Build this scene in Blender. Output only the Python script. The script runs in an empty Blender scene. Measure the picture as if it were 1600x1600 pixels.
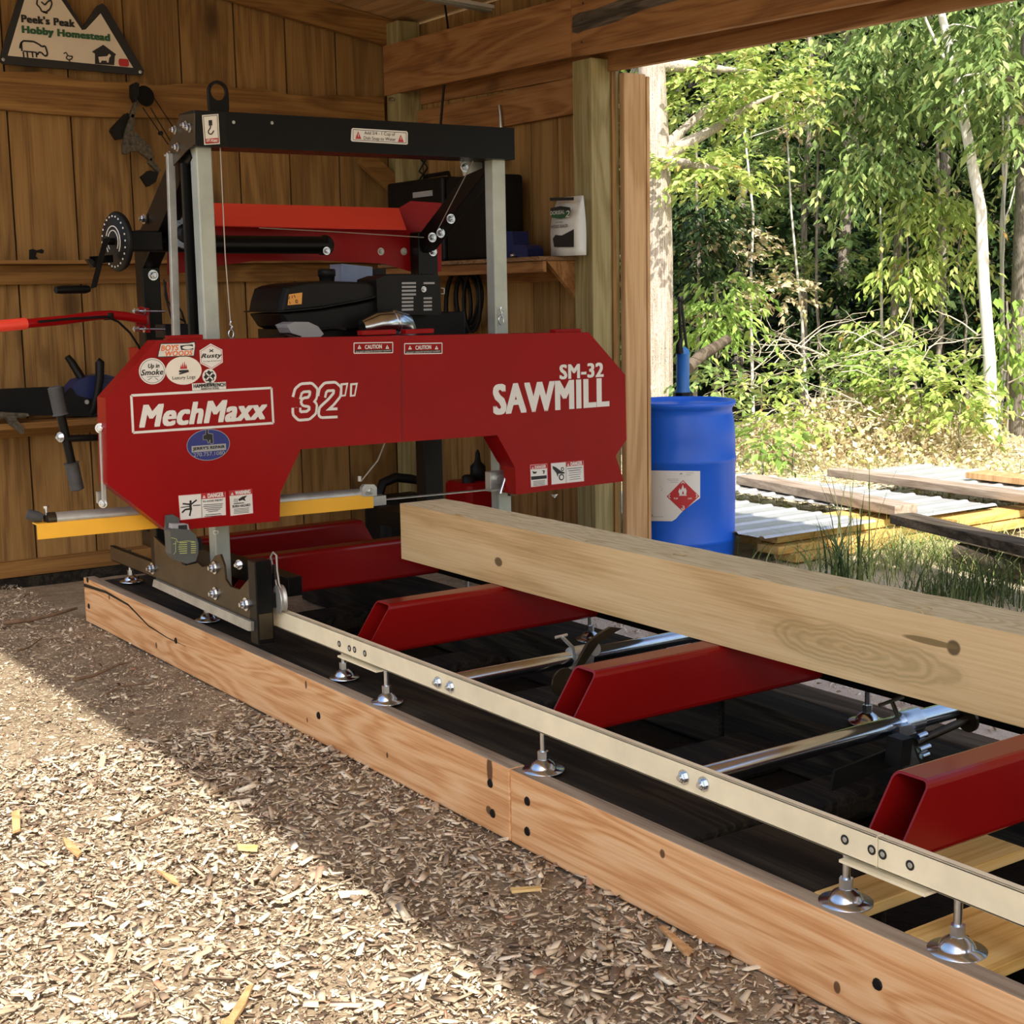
import bpy, math, random
import numpy as np
from mathutils import Vector, Matrix
PI = math.pi
SC = bpy.context.scene
COL = SC.collection
# ---------------------------------------------------------------- camera
CR = np.array([[0.8227942348, -0.5680457580, -0.0182664708],
               [-0.0992209724, -0.1119231208, -0.9887509361],
               [0.5596113346, 0.8153509870, -0.1484517510]])   # rows: right, down, forward
CF, CC = 2289.24, np.array([0.0, 0.0, 1.45])
cam = bpy.data.objects.new('camera', bpy.data.cameras.new('camera'))
COL.objects.link(cam)
cam.data.sensor_width = 36.0
cam.data.sensor_fit = 'HORIZONTAL'
cam.data.lens = 36.0 * CF / 1600.0
cam.data.clip_end = 300
_m = Matrix.Identity(4)
for i in range(3):
    _m[i][0], _m[i][1], _m[i][2], _m[i][3] = CR[0][i], -CR[1][i], -CR[2][i], CC[i]
cam.matrix_world = _m
SC.camera = cam
# ---------------------------------------------------------------- light and exposure
SUN_K = (0.36, 0.80)                       # ground shift of a shadow per metre of height
SUN_POWER, SKY_POWER, EXPOSURE = 6.6, 0.27, 0.27
w = bpy.data.worlds.new('sky')
SC.world = w
w.use_nodes = True
nt = w.node_tree
nt.nodes.clear()
sk = nt.nodes.new('ShaderNodeTexSky')
sk.sky_type = 'NISHITA'
sk.sun_disc = False
sk.sun_elevation = math.atan2(1, math.hypot(*SUN_K))
sk.sun_rotation = math.atan2(-SUN_K[0], -SUN_K[1])
sk.air_density, sk.dust_density, sk.ozone_density = 1.0, 2.5, 0.6
bg = nt.nodes.new('ShaderNodeBackground')
bg.inputs[1].default_value = SKY_POWER
ou = nt.nodes.new('ShaderNodeOutputWorld')
sky_tint = nt.nodes.new('ShaderNodeMix'); sky_tint.data_type = 'RGBA'; sky_tint.blend_type = 'MULTIPLY'
sky_tint.inputs[0].default_value = 1.0; sky_tint.inputs[7].default_value = (1.05, 0.98, 0.89, 1)   # sky warmed in place of a white balance
nt.links.new(sk.outputs[0], sky_tint.inputs[6]); nt.links.new(sky_tint.outputs[2], bg.inputs[0])
nt.links.new(bg.outputs[0], ou.inputs[0])
sun = bpy.data.objects.new('sun', bpy.data.lights.new('sun', 'SUN'))
COL.objects.link(sun)
sun.data.energy = SUN_POWER
sun.data.angle = math.radians(0.7)
sun.data.color = (1.0, 0.93, 0.80)
sun.location = (3, -4, 12)
sun.rotation_euler = Vector((SUN_K[0], SUN_K[1], -1)).to_track_quat('-Z', 'Y').to_euler()
SC.view_settings.view_transform = 'Standard'
SC.view_settings.look = 'None'
SC.view_settings.gamma = 1.0
SC.view_settings.use_curve_mapping = False
SC.view_settings.exposure = EXPOSURE
# ---------------------------------------------------------------- helpers
def ray(px, py):
    return CR.T @ np.array([(px - 800) / CF, (py - 800) / CF, 1.0])
def P(px, py, ax, val):
    """where the sight line of a photo point meets the plane axis=val"""
    d = ray(px, py)
    return Vector(CC + d * ((val - CC[ax]) / d[ax]))
def PD(px, py, dist):
    """the point of a sight line at a horizontal distance"""
    d = ray(px, py)
    return Vector(CC + d * (dist / math.hypot(d[0], d[1])))
BASE = {}
def ax_frame(d):
    d = Vector(d).normalized()
    a = Vector((0, 0, 1)) if abs(d.z) < 0.9 else Vector((1, 0, 0))
    u = a.cross(d).normalized()
    return u, d.cross(u), d
class MB:
    def __init__(s):
        s.v, s.f, s.mi, s.sm = [], [], [], []
    def add(s, vs, fs, m=0, smooth=False):
        o = len(s.v)
        s.v += [tuple(p) for p in vs]
        for f in fs:
            s.f.append([i + o for i in f]); s.mi.append(m); s.sm.append(smooth)
        return s
    def box(s, a, b, m=0):
        x0, y0, z0 = [min(a[i], b[i]) for i in range(3)]
        x1, y1, z1 = [max(a[i], b[i]) for i in range(3)]
        return s.add([(x0,y0,z0),(x1,y0,z0),(x1,y1,z0),(x0,y1,z0),(x0,y0,z1),(x1,y0,z1),(x1,y1,z1),(x0,y1,z1)],
              [(3,2,1,0),(4,5,6,7),(0,1,5,4),(1,2,6,5),(2,3,7,6),(3,0,4,7)], m)
    def beam(s, p0, p1, wv, hv, m=0):
        """box from p0 to p1 with full cross vectors wv, hv (p0 centred)"""
        p0, p1, wv, hv = Vector(p0), Vector(p1), Vector(wv) / 2, Vector(hv) / 2
        vs = [p + a * wv + b * hv for p in (p0, p1) for a, b in ((-1,-1),(1,-1),(1,1),(-1,1))]
        return s.add(vs, [(0,1,2,3),(7,6,5,4),(0,4,5,1),(1,5,6,2),(2,6,7,3),(3,7,4,0)], m)
    def prism(s, pts, vec, m=0, m2=None):
        n = len(pts); vec = Vector(vec)
        pts = [Vector(p) for p in pts]
        vs = pts + [p + vec for p in pts]
        s.add(vs, [tuple(range(n))], m)
        s.add(vs, [tuple(range(2*n-1, n-1, -1))], m)
        s.add(vs, [(i, i+n, (i+1) % n + n, (i+1) % n) for i in range(n)], m if m2 is None else m2)
        return s
    def poly(s, pts, m=0):
        return s.add(pts, [tuple(range(len(pts)))], m)
    def tube(s, pts, r, n=8, m=0, caps=True, smooth=True, closed=False):
        pts = [Vector(p) for p in pts]
        k = len(pts)
        rs = list(r) if isinstance(r, (list, tuple)) else [r] * k
        vs, fs = [], []
        pu = None
        for i in range(k):
            if closed: d = pts[(i+1) % k] - pts[i-1]
            else: d = pts[min(i+1, k-1)] - pts[max(i-1, 0)]
            if d.length < 1e-9: d = Vector((0, 0, 1))
            d.normalize()
            if pu is None: u, v, _ = ax_frame(d)
            else:
                u = pu - d * pu.dot(d)
                if u.length < 1e-6: u = ax_frame(d)[0]
                u.normalize(); v = d.cross(u)
            pu = u
            for j in range(n):
                a = 2 * PI * j / n
                vs.append(pts[i] + (u * math.cos(a) + v * math.sin(a)) * rs[i])
        for i in range(k if closed else k - 1):
            i2 = (i + 1) % k
            for j in range(n):
                fs.append((i*n+j, i*n+(j+1) % n, i2*n+(j+1) % n, i2*n+j))
        s.add(vs, fs, m, smooth)
        if caps and not closed:
            s.add(vs, [tuple(range(n-1, -1, -1)), tuple(range((k-1)*n, k*n))], m)
        return s
    def lathe(s, prof, org, axis=(0,0,1), n=24, m=0, smooth=True):
        u, v, d = ax_frame(axis); org = Vector(org)
        vs, fs = [], []
        for r, t in prof:
            for j in range(n):
                a = 2*PI*j/n
                vs.append(org + d*t + (u*math.cos(a) + v*math.sin(a))*r)
        for i in range(len(prof)-1):
            for j in range(n):
                fs.append((i*n+j, i*n+(j+1) % n, (i+1)*n+(j+1) % n, (i+1)*n+j))
        s.add(vs, fs, m, smooth)
        k = len(prof)
        s.add(vs, [tuple(range(n-1, -1, -1)), tuple(range((k-1)*n, k*n))], m)
        return s
    def bolt(s, p, d, r=.011, h=.009, m=0):
        """washer, hexagon head and a bit of thread"""
        s.lathe([(r*1.5, 0), (r*1.5, h*.3)], p, d, 14, m, False)
        s.lathe([(r*1.05, h*.3), (r*1.05, h*1.1), (r*.8, h*1.3)], p, d, 6, m, False)
        s.lathe([(r*.5, h*1.3), (r*.5, h*1.9)], p, d, 8, m, True)
        return s
    def text(s, txt, fr, rect, lay=1, m=0, shear=0.0, bold=0.0, ring=0.0):
        """lettering fitted into rect = (u0, v0, u1, v1) of a Frame; bold strokes are shifted copies"""
        c = bpy.data.curves.new('t', 'FONT')
        c.body = txt; c.shear = shear; c.resolution_u = 3; c.space_character = 1.0 + bold*1.2
        o = bpy.data.objects.new('t', c)
        me = bpy.data.meshes.new_from_object(o)
        vs = np.array([v.co[:2] for v in me.vertices])
        if len(vs) == 0: return s
        lo, hi = vs.min(0), vs.max(0)
        u0, v0, u1, v1 = rect
        bx = bold * (v1-v0)
        if ring: offs = [(ring*math.cos(a*PI/4), ring*math.sin(a*PI/4)) for a in range(8)]; px_, py2 = ring, ring
        elif bold: offs = [(i*bx, j*bx*.5) for i in (-1, 0, 1) for j in (-1, 1)]; px_, py2 = bx, bx*.5
        else: offs, px_, py2 = [(0, 0)], 0, 0
        vs = (vs - lo) / np.maximum(hi - lo, 1e-6) * [u1-u0-2*px_, v1-v0-2*py2] + [u0+px_, v0+py2]
        ps = [tuple(p.vertices) for p in me.polygons]
        for k, (du, dv) in enumerate(offs):
            s.add([fr(a+du, b+dv, lay + k*.06) for a, b in vs], ps, m)
        bpy.data.objects.remove(o); bpy.data.meshes.remove(me); bpy.data.curves.remove(c)
        return s
    def build(s, name, mats, parent=None, bevel=0, loc=None, seg=2):
        if not isinstance(mats, (list, tuple)): mats = [mats]
        me = bpy.data.meshes.new(name)
        V = np.array(s.v, dtype=float)
        if parent is not None: b = BASE[parent.name]
        elif loc is not None: b = Vector(loc)
        else:
            lo, hi = V.min(0), V.max(0)
            b = Vector(((lo[0]+hi[0])/2, (lo[1]+hi[1])/2, lo[2]))
        me.from_pydata((V - np.array(b)).tolist(), [], s.f)
        for mt in mats: me.materials.append(mt)
        me.polygons.foreach_set('material_index', s.mi)
        me.polygons.foreach_set('use_smooth', s.sm)
        me.update()
        o = bpy.data.objects.new(name, me)
        COL.objects.link(o)
        if parent is not None: o.parent = parent
        else: o.location = b
        BASE[o.name] = b
        if bevel:
            md = o.modifiers.new('edge', 'BEVEL')
            md.width, md.segments, md.limit_method, md.angle_limit = bevel, seg, 'ANGLE', math.radians(50)
        return o
def tag(o, label, cat, group=None, kind=None):
    o['label'] = label; o['category'] = cat
    if group: o['group'] = group
    if kind: o['kind'] = kind
    return o
def thing(name, label, cat, loc, group=None):
    o = bpy.data.objects.new(name, None)
    o.empty_display_size = .1
    COL.objects.link(o)
    o.location = loc
    BASE[o.name] = Vector(loc)
    return tag(o, label, cat, group)
def dup(root, loc, label=None, rotz=0.0):
    """a copy of a thing with copies of its parts and sub-parts"""
    r = root.copy(); COL.objects.link(r); r.location = loc; r.rotation_euler = (0, 0, rotz)
    if label: r['label'] = label
    for ch in list(root.children):
        c = ch.copy(); COL.objects.link(c); c.parent = r
        for g in list(ch.children):
            d = g.copy(); COL.objects.link(d); d.parent = c
    return r
class Frame:
    """flat frame on a surface: u right, v up, n towards the viewer"""
    def __init__(s, org, u, v, step=.0006):
        s.o, s.u, s.v = Vector(org), Vector(u).normalized(), Vector(v).normalized()
        s.n = s.u.cross(s.v).normalized(); s.st = step
    def __call__(s, a, b, lay=1):
        return s.o + s.u*a + s.v*b + s.n*(s.st*lay)
def rr(u0, v0, u1, v1, r, k=4):
    pts = []
    for cx, cy, a0 in ((u1-r, v1-r, 0), (u0+r, v1-r, 90), (u0+r, v0+r, 180), (u1-r, v0+r, 270)):
        for i in range(k+1):
            a = math.radians(a0 + 90*i/k)
            pts.append((cx + r*math.cos(a), cy + r*math.sin(a)))
    return pts
def ell(cx, cy, a, b, n=32):
    return [(cx + a*math.cos(2*PI*i/n), cy + b*math.sin(2*PI*i/n)) for i in range(n)]
def decal(mb, fr, pts, lay=1, m=0):
    return mb.poly([fr(a, b, lay) for a, b in pts], m)
def rng_line(mb, fr, p0, p1, wd, lay=2, m=0):
    a, b = Vector(p0), Vector(p1)
    d = (b - a).normalized(); q = Vector((-d.y, d.x)) * wd / 2
    return decal(mb, fr, [a-q, b-q, b+q, a+q], lay, m)
def pline(mb, fr, pts, wd, lay=2, m=0):
    for a, b in zip(pts[:-1], pts[1:]): rng_line(mb, fr, a, b, wd, lay, m)
def outline(mb, fr, pts, wd, lay=2, m=0):
    pline(mb, fr, list(pts) + [pts[0]], wd, lay, m)
# ---------------------------------------------------------------- materials
def newmat(name):
    mt = bpy.data.materials.new(name); mt.use_nodes = True
    n = mt.node_tree; n.nodes.clear()
    o = n.nodes.new('ShaderNodeOutputMaterial'); b = n.nodes.new('ShaderNodeBsdfPrincipled')
    n.links.new(b.outputs[0], o.inputs[0])
    return mt, n, b
def ramp(n, stops, interp='LINEAR'):
    r = n.nodes.new('ShaderNodeValToRGB'); e = r.color_ramp.elements
    r.color_ramp.interpolation = interp
    while len(e) < len(stops): e.new(.5)
    for el, (p, c) in zip(e, stops):
        el.position = p; el.color = (c[0], c[1], c[2], 1)
    return r
def noise(n, vec, scale, detail=4, rough=.55, dist=0):
    t = n.nodes.new('ShaderNodeTexNoise'); t.inputs['Scale'].default_value = scale
    t.inputs['Detail'].default_value = detail; t.inputs['Roughness'].default_value = rough
    t.inputs['Distortion'].default_value = dist
    if vec is not None: n.links.new(vec, t.inputs['Vector'])
    return t
def mixc(n, fac, a, b, mode='MIX'):
    x = n.nodes.new('ShaderNodeMix'); x.data_type = 'RGBA'; x.blend_type = mode
    for sock, val in ((x.inputs[0], fac), (x.inputs[6], a), (x.inputs[7], b)):
        if isinstance(val, (int, float)): sock.default_value = val
        elif isinstance(val, tuple): sock.default_value = (val[0], val[1], val[2], 1)
        else: n.links.new(val, sock)
    return x.outputs[2]
def bump(n, b, h, strength=.3, dist=.01):
    bp = n.nodes.new('ShaderNodeBump'); bp.inputs['Strength'].default_value = strength
    bp.inputs['Distance'].default_value = dist
    n.links.new(h, bp.inputs['Height']); n.links.new(bp.outputs[0], b.inputs['Normal'])
def plain(name, c, rough=.5, metal=0.0, coat=0.0, var=.12, scale=9.0, bmp=0.0, spec=None):
    """one colour with a faint mottled wear"""
    mt, n, b = newmat(name)
    tc = n.nodes.new('ShaderNodeTexCoord')
    t = noise(n, tc.outputs['Object'], scale, 5)
    lo = tuple(x*(1-var) for x in c); hi = tuple(min(1, x*(1+var)) for x in c)
    r = ramp(n, [(.3, lo), (.7, hi)]); n.links.new(t.outputs[0], r.inputs[0])
    n.links.new(r.outputs[0], b.inputs['Base Color'])
    b.inputs['Roughness'].default_value = rough; b.inputs['Metallic'].default_value = metal
    b.inputs['Coat Weight'].default_value = coat; b.inputs['Coat Roughness'].default_value = .12
    if spec is not None: b.inputs['Specular IOR Level'].default_value = spec
    if bmp: bump(n, b, noise(n, tc.outputs['Object'], scale*8, 4).outputs[0], bmp, .004)
    return mt
def wood(name, lo, mid, hi, axis=1, knots=.5, rough=.72, grain=1.0, tint=.22, kscale=1.0, kcol=None, marks=(), ks=1.35):
    """sawn timber with the grain along one axis; every board its own shift and tone"""
    mt, n, b = newmat(name)
    tc = n.nodes.new('ShaderNodeTexCoord'); ge = n.nodes.new('ShaderNodeNewGeometry')
    cb = n.nodes.new('ShaderNodeCombineXYZ')
    for i in range(3):
        mm = n.nodes.new('ShaderNodeMath'); mm.operation = 'MULTIPLY'
        mm.inputs[1].default_value = (7.3, 11.9, 5.1)[i]
        n.links.new(ge.outputs['Random Per Island'], mm.inputs[0]); n.links.new(mm.outputs[0], cb.inputs[i])
    va = n.nodes.new('ShaderNodeVectorMath'); va.operation = 'ADD'
    n.links.new(tc.outputs['Object'], va.inputs[0]); n.links.new(cb.outputs[0], va.inputs[1])
    def mapped(sl, sc):
        mp = n.nodes.new('ShaderNodeMapping'); s3 = [sc]*3; s3[axis] = sl
        mp.inputs['Scale'].default_value = s3; n.links.new(va.outputs[0], mp.inputs[0])
        return mp.outputs[0]
    big = noise(n, mapped(.35, 3.0), 1.6*grain, 3, .5, .6)
    wv = n.nodes.new('ShaderNodeMath'); wv.operation = 'MULTIPLY'; wv.inputs[1].default_value = 16.0*grain
    n.links.new(big.outputs[0], wv.inputs[0])
    sn = n.nodes.new('ShaderNodeMath'); sn.operation = 'SINE'
    m2 = n.nodes.new('ShaderNodeMath'); m2.operation = 'MULTIPLY'; m2.inputs[1].default_value = 3.0
    n.links.new(wv.outputs[0], m2.inputs[0]); n.links.new(m2.outputs[0], sn.inputs[0])
    fine = noise(n, mapped(1.2, 60.0), 2.2, 5, .65)
    ad = n.nodes.new('ShaderNodeMath'); ad.operation = 'MULTIPLY_ADD'
    ad.inputs[1].default_value = .16
    n.links.new(sn.outputs[0], ad.inputs[0]); n.links.new(fine.outputs[0], ad.inputs[2])
    r = ramp(n, [(.22, lo), (.5, mid), (.78, hi)]); n.links.new(ad.outputs[0], r.inputs[0])
    c = r.outputs[0]
    if knots > 0:
        vo = n.nodes.new('ShaderNodeTexVoronoi'); vo.inputs['Scale'].default_value = 2.1*kscale
        n.links.new(mapped(.62, 1.25), vo.inputs['Vector'])
        wob = noise(n, mapped(6, 9), 2.0, 2)
        a2 = n.nodes.new('ShaderNodeMath'); a2.operation = 'MULTIPLY_ADD'; a2.inputs[1].default_value = .05
        n.links.new(wob.outputs[0], a2.inputs[0]); n.links.new(vo.outputs['Distance'], a2.inputs[2])
        kr = ramp(n, [(.055*ks, (1,1,1)), (.085*ks, (.55,.55,.55)), (.10*ks, (.25,.25,.25)), (.17*ks, (0,0,0))])
        n.links.new(a2.outputs[0], kr.inputs[0])
        kf = n.nodes.new('ShaderNodeMath'); kf.operation = 'MULTIPLY'; kf.inputs[1].default_value = knots
        n.links.new(kr.outputs[0], kf.inputs[0])
        c = mixc(n, kf.outputs[0], c, kcol or tuple(x*.42 for x in lo))
    def mth(op, a, b=None, c3=None):
        q = n.nodes.new('ShaderNodeMath'); q.operation = op
        for i, x in enumerate((a, b, c3)):
            if x is None: continue
            if isinstance(x, (int, float)): q.inputs[i].default_value = x
            else: n.links.new(x, q.inputs[i])
        return q.outputs[0]
    if marks:                                   # growth swirls and knots at their own places on the face
        sp = n.nodes.new('ShaderNodeSeparateXYZ'); n.links.new(tc.outputs['Object'], sp.inputs[0])
        wb = noise(n, tc.outputs['Object'], 5.0, 3)
        for (my, mz, ma, mb2, kind, mc) in marks:
            dy = mth('DIVIDE', mth('SUBTRACT', sp.outputs[1], my), ma); dz = mth('DIVIDE', mth('SUBTRACT', sp.outputs[2], mz), mb2)
            dd = mth('SQRT', mth('ADD', mth('MULTIPLY', dy, dy), mth('MULTIPLY', dz, dz)))
            dd = mth('MULTIPLY_ADD', wb.outputs[0], .9, mth('SUBTRACT', dd, .45))
            inside = n.nodes.new('ShaderNodeMapRange'); inside.inputs[1].default_value = 1.0; inside.inputs[2].default_value = .75
            n.links.new(dd, inside.inputs[0])
            if kind == 'swirl':
                rg = mth('MULTIPLY_ADD', mth('SINE', mth('MULTIPLY', dd, 34.0)), .16, .34)
                c = mixc(n, mth('MULTIPLY', inside.outputs[0], rg), c, mc)
            else: c = mixc(n, mth('MULTIPLY', inside.outputs[0], .9), c, mc)
    tn = n.nodes.new('ShaderNodeMapRange'); tn.inputs[3].default_value = 1-tint; tn.inputs[4].default_value = 1+tint*.5
    n.links.new(ge.outputs['Random Per Island'], tn.inputs[0])
    c = mixc(n, 1.0, c, tn.outputs[0], 'MULTIPLY')
    n.links.new(c, b.inputs['Base Color'])
    b.inputs['Roughness'].default_value = rough
    b.inputs['Specular IOR Level'].default_value = .3
    bump(n, b, fine.outputs[0], .25, .003)
    return mt
M = {}
def _w(px, py):
    p = P(px, py, 0, 2.767); return (p.y - 2.6665, p.z - .451)
M['pine'] = wood('pine wall board', (.175,.088,.026), (.285,.155,.048), (.36,.205,.07), 2, .85, grain=.8, tint=.18, ks=1.8)
M['pine_x'] = wood('pine rail along the wall', (.16,.070,.018), (.25,.122,.032), (.33,.172,.05), 0, .5, tint=.15)
M['pine_y'] = wood('pine header', (.19,.078,.024), (.31,.14,.046), (.38,.19,.07), 1, .6, tint=.15)
M['green_post'] = wood('pale treated post', (.22,.17,.065), (.32,.26,.115), (.40,.34,.17), 2, .25, tint=.12)
M['fresh'] = wood('fresh pine beam', (.60,.27,.10), (.78,.43,.20), (.86,.55,.30), 1, .6, grain=1.2, tint=.1, kscale=.9)
M['cant'] = wood('fresh sawn cant', (.50,.32,.14), (.68,.47,.235), (.76,.56,.31), 1, 0, grain=.6, tint=.05, marks=[(_w(1330,1015)[0], _w(1330,1015)[1], .36, .060, 'swirl', (.30,.21,.075)),
    (_w(779,878)[0], _w(779,878)[1], .026, .017, 'knot', (.12,.075,.035)), (_w(1490,1012)[0], _w(1490,1012)[1], .022, .020, 'knot', (.10,.065,.03)), (_w(1455,1003)[0], _w(1455,1003)[1], .09, .009, 'knot', (.22,.15,.06))])
M['cant_top'] = wood('fuzzy sawn cant top', (.55,.46,.25), (.72,.64,.40), (.80,.73,.50), 1, 0, grain=2, tint=.05, rough=.95)
M['jamb'] = wood('rough jamb board', (.42,.24,.10), (.56,.34,.16), (.65,.42,.22), 2, .3, tint=.1)
M['yellow_x'] = wood('yellow sawn lumber', (.55,.33,.09), (.74,.48,.16), (.82,.58,.24), 0, .2, tint=.2)
M['yellow_y'] = wood('yellow sawn plank', (.50,.33,.12), (.66,.47,.20), (.74,.55,.27), 0, .3, tint=.12)
M['weathered'] = wood('weathered grey board', (.26,.20,.15), (.40,.32,.25), (.52,.43,.35), 1, .2, tint=.25)
M['bark'] = wood('barky slab', (.035,.028,.02), (.09,.07,.05), (.16,.13,.10), 1, 0, rough=.95, tint=.2)
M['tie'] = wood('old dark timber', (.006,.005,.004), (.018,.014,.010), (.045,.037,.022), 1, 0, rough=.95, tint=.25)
M['grey_timber'] = wood('grey old timber', (.05,.042,.032), (.11,.095,.072), (.19,.165,.13), 1, 0, rough=.95, tint=.2)
M['ceil'] = wood('roof boards', (.36,.21,.09), (.50,.31,.14), (.58,.38,.19), 1, .4, tint=.2)
M['shelf'] = wood('chip board shelf', (.10,.055,.025), (.22,.12,.055), (.34,.2,.1), 1, 0, grain=3, tint=.1)
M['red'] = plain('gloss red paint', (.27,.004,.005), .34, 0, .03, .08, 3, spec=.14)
M['red_gloss'] = plain('glossy red enamel', (.20,.004,.004), .26, 0, .15, .08, 3, spec=.3)
M['red_dark'] = plain('dark red gap', (.05,.003,.003), .5)
M['dusty'] = wood('dusty beam top', (.22,.17,.12), (.34,.27,.20), (.43,.36,.27), 1, 0, tint=.1)
M['red_lit'] = plain('red paint with light added', (.80,.06,.035), .45, 0, .2, .06, 3)  # the same red with caught light mixed into the colour
M['black'] = plain('gloss black paint', (.004,.004,.004), .35, 0, 0, .2, 6, spec=.18)
M['black_matt'] = plain('matt black plastic', (.006,.006,.006), .5, 0, 0, .25, 12, spec=.22)
M['rubber'] = plain('dark grey rubber', (.045,.047,.050), .7, 0, 0, .2, 30, .1)
M['galv'] = plain('galvanised steel', (.52,.54,.52), .45, .75, 0, .18, 14)
M['galv_pale'] = plain('pale zinc post', (.44,.48,.43), .5, .35, 0, .12, 10)
M['zinc'] = plain('bright zinc', (.62,.68,.76), .26, 1.0, 0, .15, 20)  # blue of the reflected sky is put into the base colour
M['chrome'] = plain('chrome', (.60,.68,.78), .20, 1.0, 0, .05, 20)  # bluish base imitates sky mirrored in the bars
M['steel_dark'] = plain('oiled dark steel and rail reflection', (.075,.060,.038), .35, .7, 0, .3, 8)
M['rail'] = plain('pale bare steel rail', (.90,.82,.60), .45, .15, 0, .10, 7)  # cream of the sunlit chips it mirrors is painted into the steel
M['yellow'] = plain('yellow paint', (.86,.46,.035), .45, 0, .1, .05, 5)
M['white'] = plain('white vinyl', (.74,.73,.69), .45, 0, 0, .03, 5)
M['white_warm'] = plain('cream vinyl', (.78,.74,.64), .45, 0, 0, .03, 5)
M['ink'] = plain('black ink', (.012,.012,.012), .55, 0, 0, .05, 5)
M['red_ink'] = plain('red ink', (.45,.02,.025), .45, 0, 0, .05, 5)
M['orange_ink'] = plain('orange ink', (.72,.17,.04), .5, 0, 0, .05, 5)
M['blue_ink'] = plain('blue ink', (.018,.028,.19), .45, 0, 0, .05, 5)
M['grey_ink'] = plain('grey ink', (.32,.33,.34), .5, 0, 0, .05, 5)
M['green_ink'] = plain('green paint', (.02,.09,.035), .55, 0, 0, .05, 5)
M['sign_face'] = plain('sign face', (.68,.58,.44), .6, 0, 0, .05, 5)
M['drum'] = plain('blue drum plastic', (.003,.11,.68), .38, 0, 0, .08, 2.2)
M['pump'] = plain('blue pump plastic', (.025,.15,.45), .42, 0, 0, .1, 6)
M['blue_dark'] = plain('dark blue plastic', (.012,.022,.10), .4, 0, 0, .1, 6)
M['laser'] = plain('grey green casing', (.075,.085,.080), .5, 0, 0, .1, 9)
M['lime'] = plain('lime trim', (.42,.47,.16), .5, 0, 0, .05, 9)
M['camo'] = plain('camouflage finish', (.07,.058,.038), .55, 0, 0, .8, 55)
M['twine'] = plain('wire rope', (.42,.38,.33), .5, .3, 0, .1, 9)
M['wire_red'] = plain('red wire', (.30,.025,.02), .5, 0, 0, .05, 9)
M['label_tag'] = plain('orange label', (.74,.34,.06), .5, 0, 0, .05, 9)
M['pale_blue'] = plain('pale blue plastic', (.20,.26,.42), .45, 0, 0, .15, 14)
M['tin'] = plain('galvanised roofing', (.62,.64,.66), .42, .55, 0, .10, 6)
M['stick'] = plain('dry stick', (.20,.13,.08), .85, 0, 0, .3, 30)
M['twig'] = plain('bleached twig', (.50,.45,.36), .85, 0, 0, .25, 20)
M['bag'] = plain('sealer bag', (.62,.62,.58), .5, 0, 0, .05, 9)
# ---------------------------------------------------------------- ground materials
def ground_mat(name, stops, scale, rough=.95, bmp=.6, fine=60):
    mt, n, b = newmat(name)
    tc = n.nodes.new('ShaderNodeTexCoord')
    a = noise(n, tc.outputs['Object'], scale, 8, .7)
    f = noise(n, tc.outputs['Object'], fine, 4, .7)
    mx = mixc(n, .45, a.outputs[0], f.outputs[0])
    r = ramp(n, stops); n.links.new(mx, r.inputs[0])
    n.links.new(r.outputs[0], b.inputs['Base Color'])
    b.inputs['Roughness'].default_value = rough; b.inputs['Specular IOR Level'].default_value = .15
    bump(n, b, f.outputs[0], bmp, .02)
    return mt
M['dirt'] = ground_mat('trodden dirt and fine chips', [(.30, (.14,.105,.07)), (.48, (.30,.235,.16)), (.66, (.48,.39,.28))], 7)
M['pit'] = ground_mat('dark soil with shade added', [(.3, (.006,.005,.004)), (.55, (.018,.014,.010)), (.75, (.045,.036,.026))], 9)  # dark soil, made blacker for the low light down there
M['sand'] = ground_mat('pale leaf litter and sand', [(.30, (.30,.235,.15)), (.48, (.62,.53,.38)), (.62, (.78,.70,.54))], 5)
M['sawdust'] = ground_mat('white sawdust', [(.28, (.55,.47,.38)), (.5, (.86,.80,.70)), (.7, (.93,.89,.82))], 14, fine=120)
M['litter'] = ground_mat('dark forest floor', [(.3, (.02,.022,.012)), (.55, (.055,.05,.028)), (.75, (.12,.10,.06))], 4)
def island_mat(name, stops, rough=.8, transl=0.0, interp='LINEAR', tex=0):
    """every loose piece its own colour"""
    mt, n, b = newmat(name)
    g = n.nodes.new('ShaderNodeNewGeometry')
    r = ramp(n, stops, interp); n.links.new(g.outputs['Random Per Island'], r.inputs[0])
    n.links.new(r.outputs[0], b.inputs['Base Color'])
    b.inputs['Roughness'].default_value = rough; b.inputs['Specular IOR Level'].default_value = .25
    if transl:
        t = n.nodes.new('ShaderNodeBsdfTranslucent'); n.links.new(r.outputs[0], t.inputs[0])
        mx = n.nodes.new('ShaderNodeMixShader'); mx.inputs[0].default_value = transl
        o = [x for x in n.nodes if x.type == 'OUTPUT_MATERIAL'][0]
        n.links.new(b.outputs[0], mx.inputs[1]); n.links.new(t.outputs[0], mx.inputs[2])
        n.links.new(mx.outputs[0], o.inputs[0])
    return mt
M['chips'] = island_mat('wood chips', [(0, (.12,.08,.055)), (.16, (.27,.195,.135)), (.38, (.45,.355,.25)), (.62, (.59,.485,.345)),
                                       (.80, (.71,.615,.455)), (.95, (.80,.73,.59)), (1, (.42,.21,.13))], .85)
# ---------------------------------------------------------------- shed shell
YW, HX = 7.81, 4.493
ra, rb = P(512, 0, 1, 7.76), P(675, 47, 1, 7.76)
RS = (rb.z - ra.z) / (rb.x - ra.x)
def roofz(x): return ra.z + RS * (x - ra.x)
XL, XRT = .4, 4.80
for _ in range(8): XL = 1.63 - SUN_K[0] * (roofz(XL) + .05)      # eave whose shadow edge falls where the photo has it
def struct(o, label, cat):
    return tag(o, label, cat, kind='structure')
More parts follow.
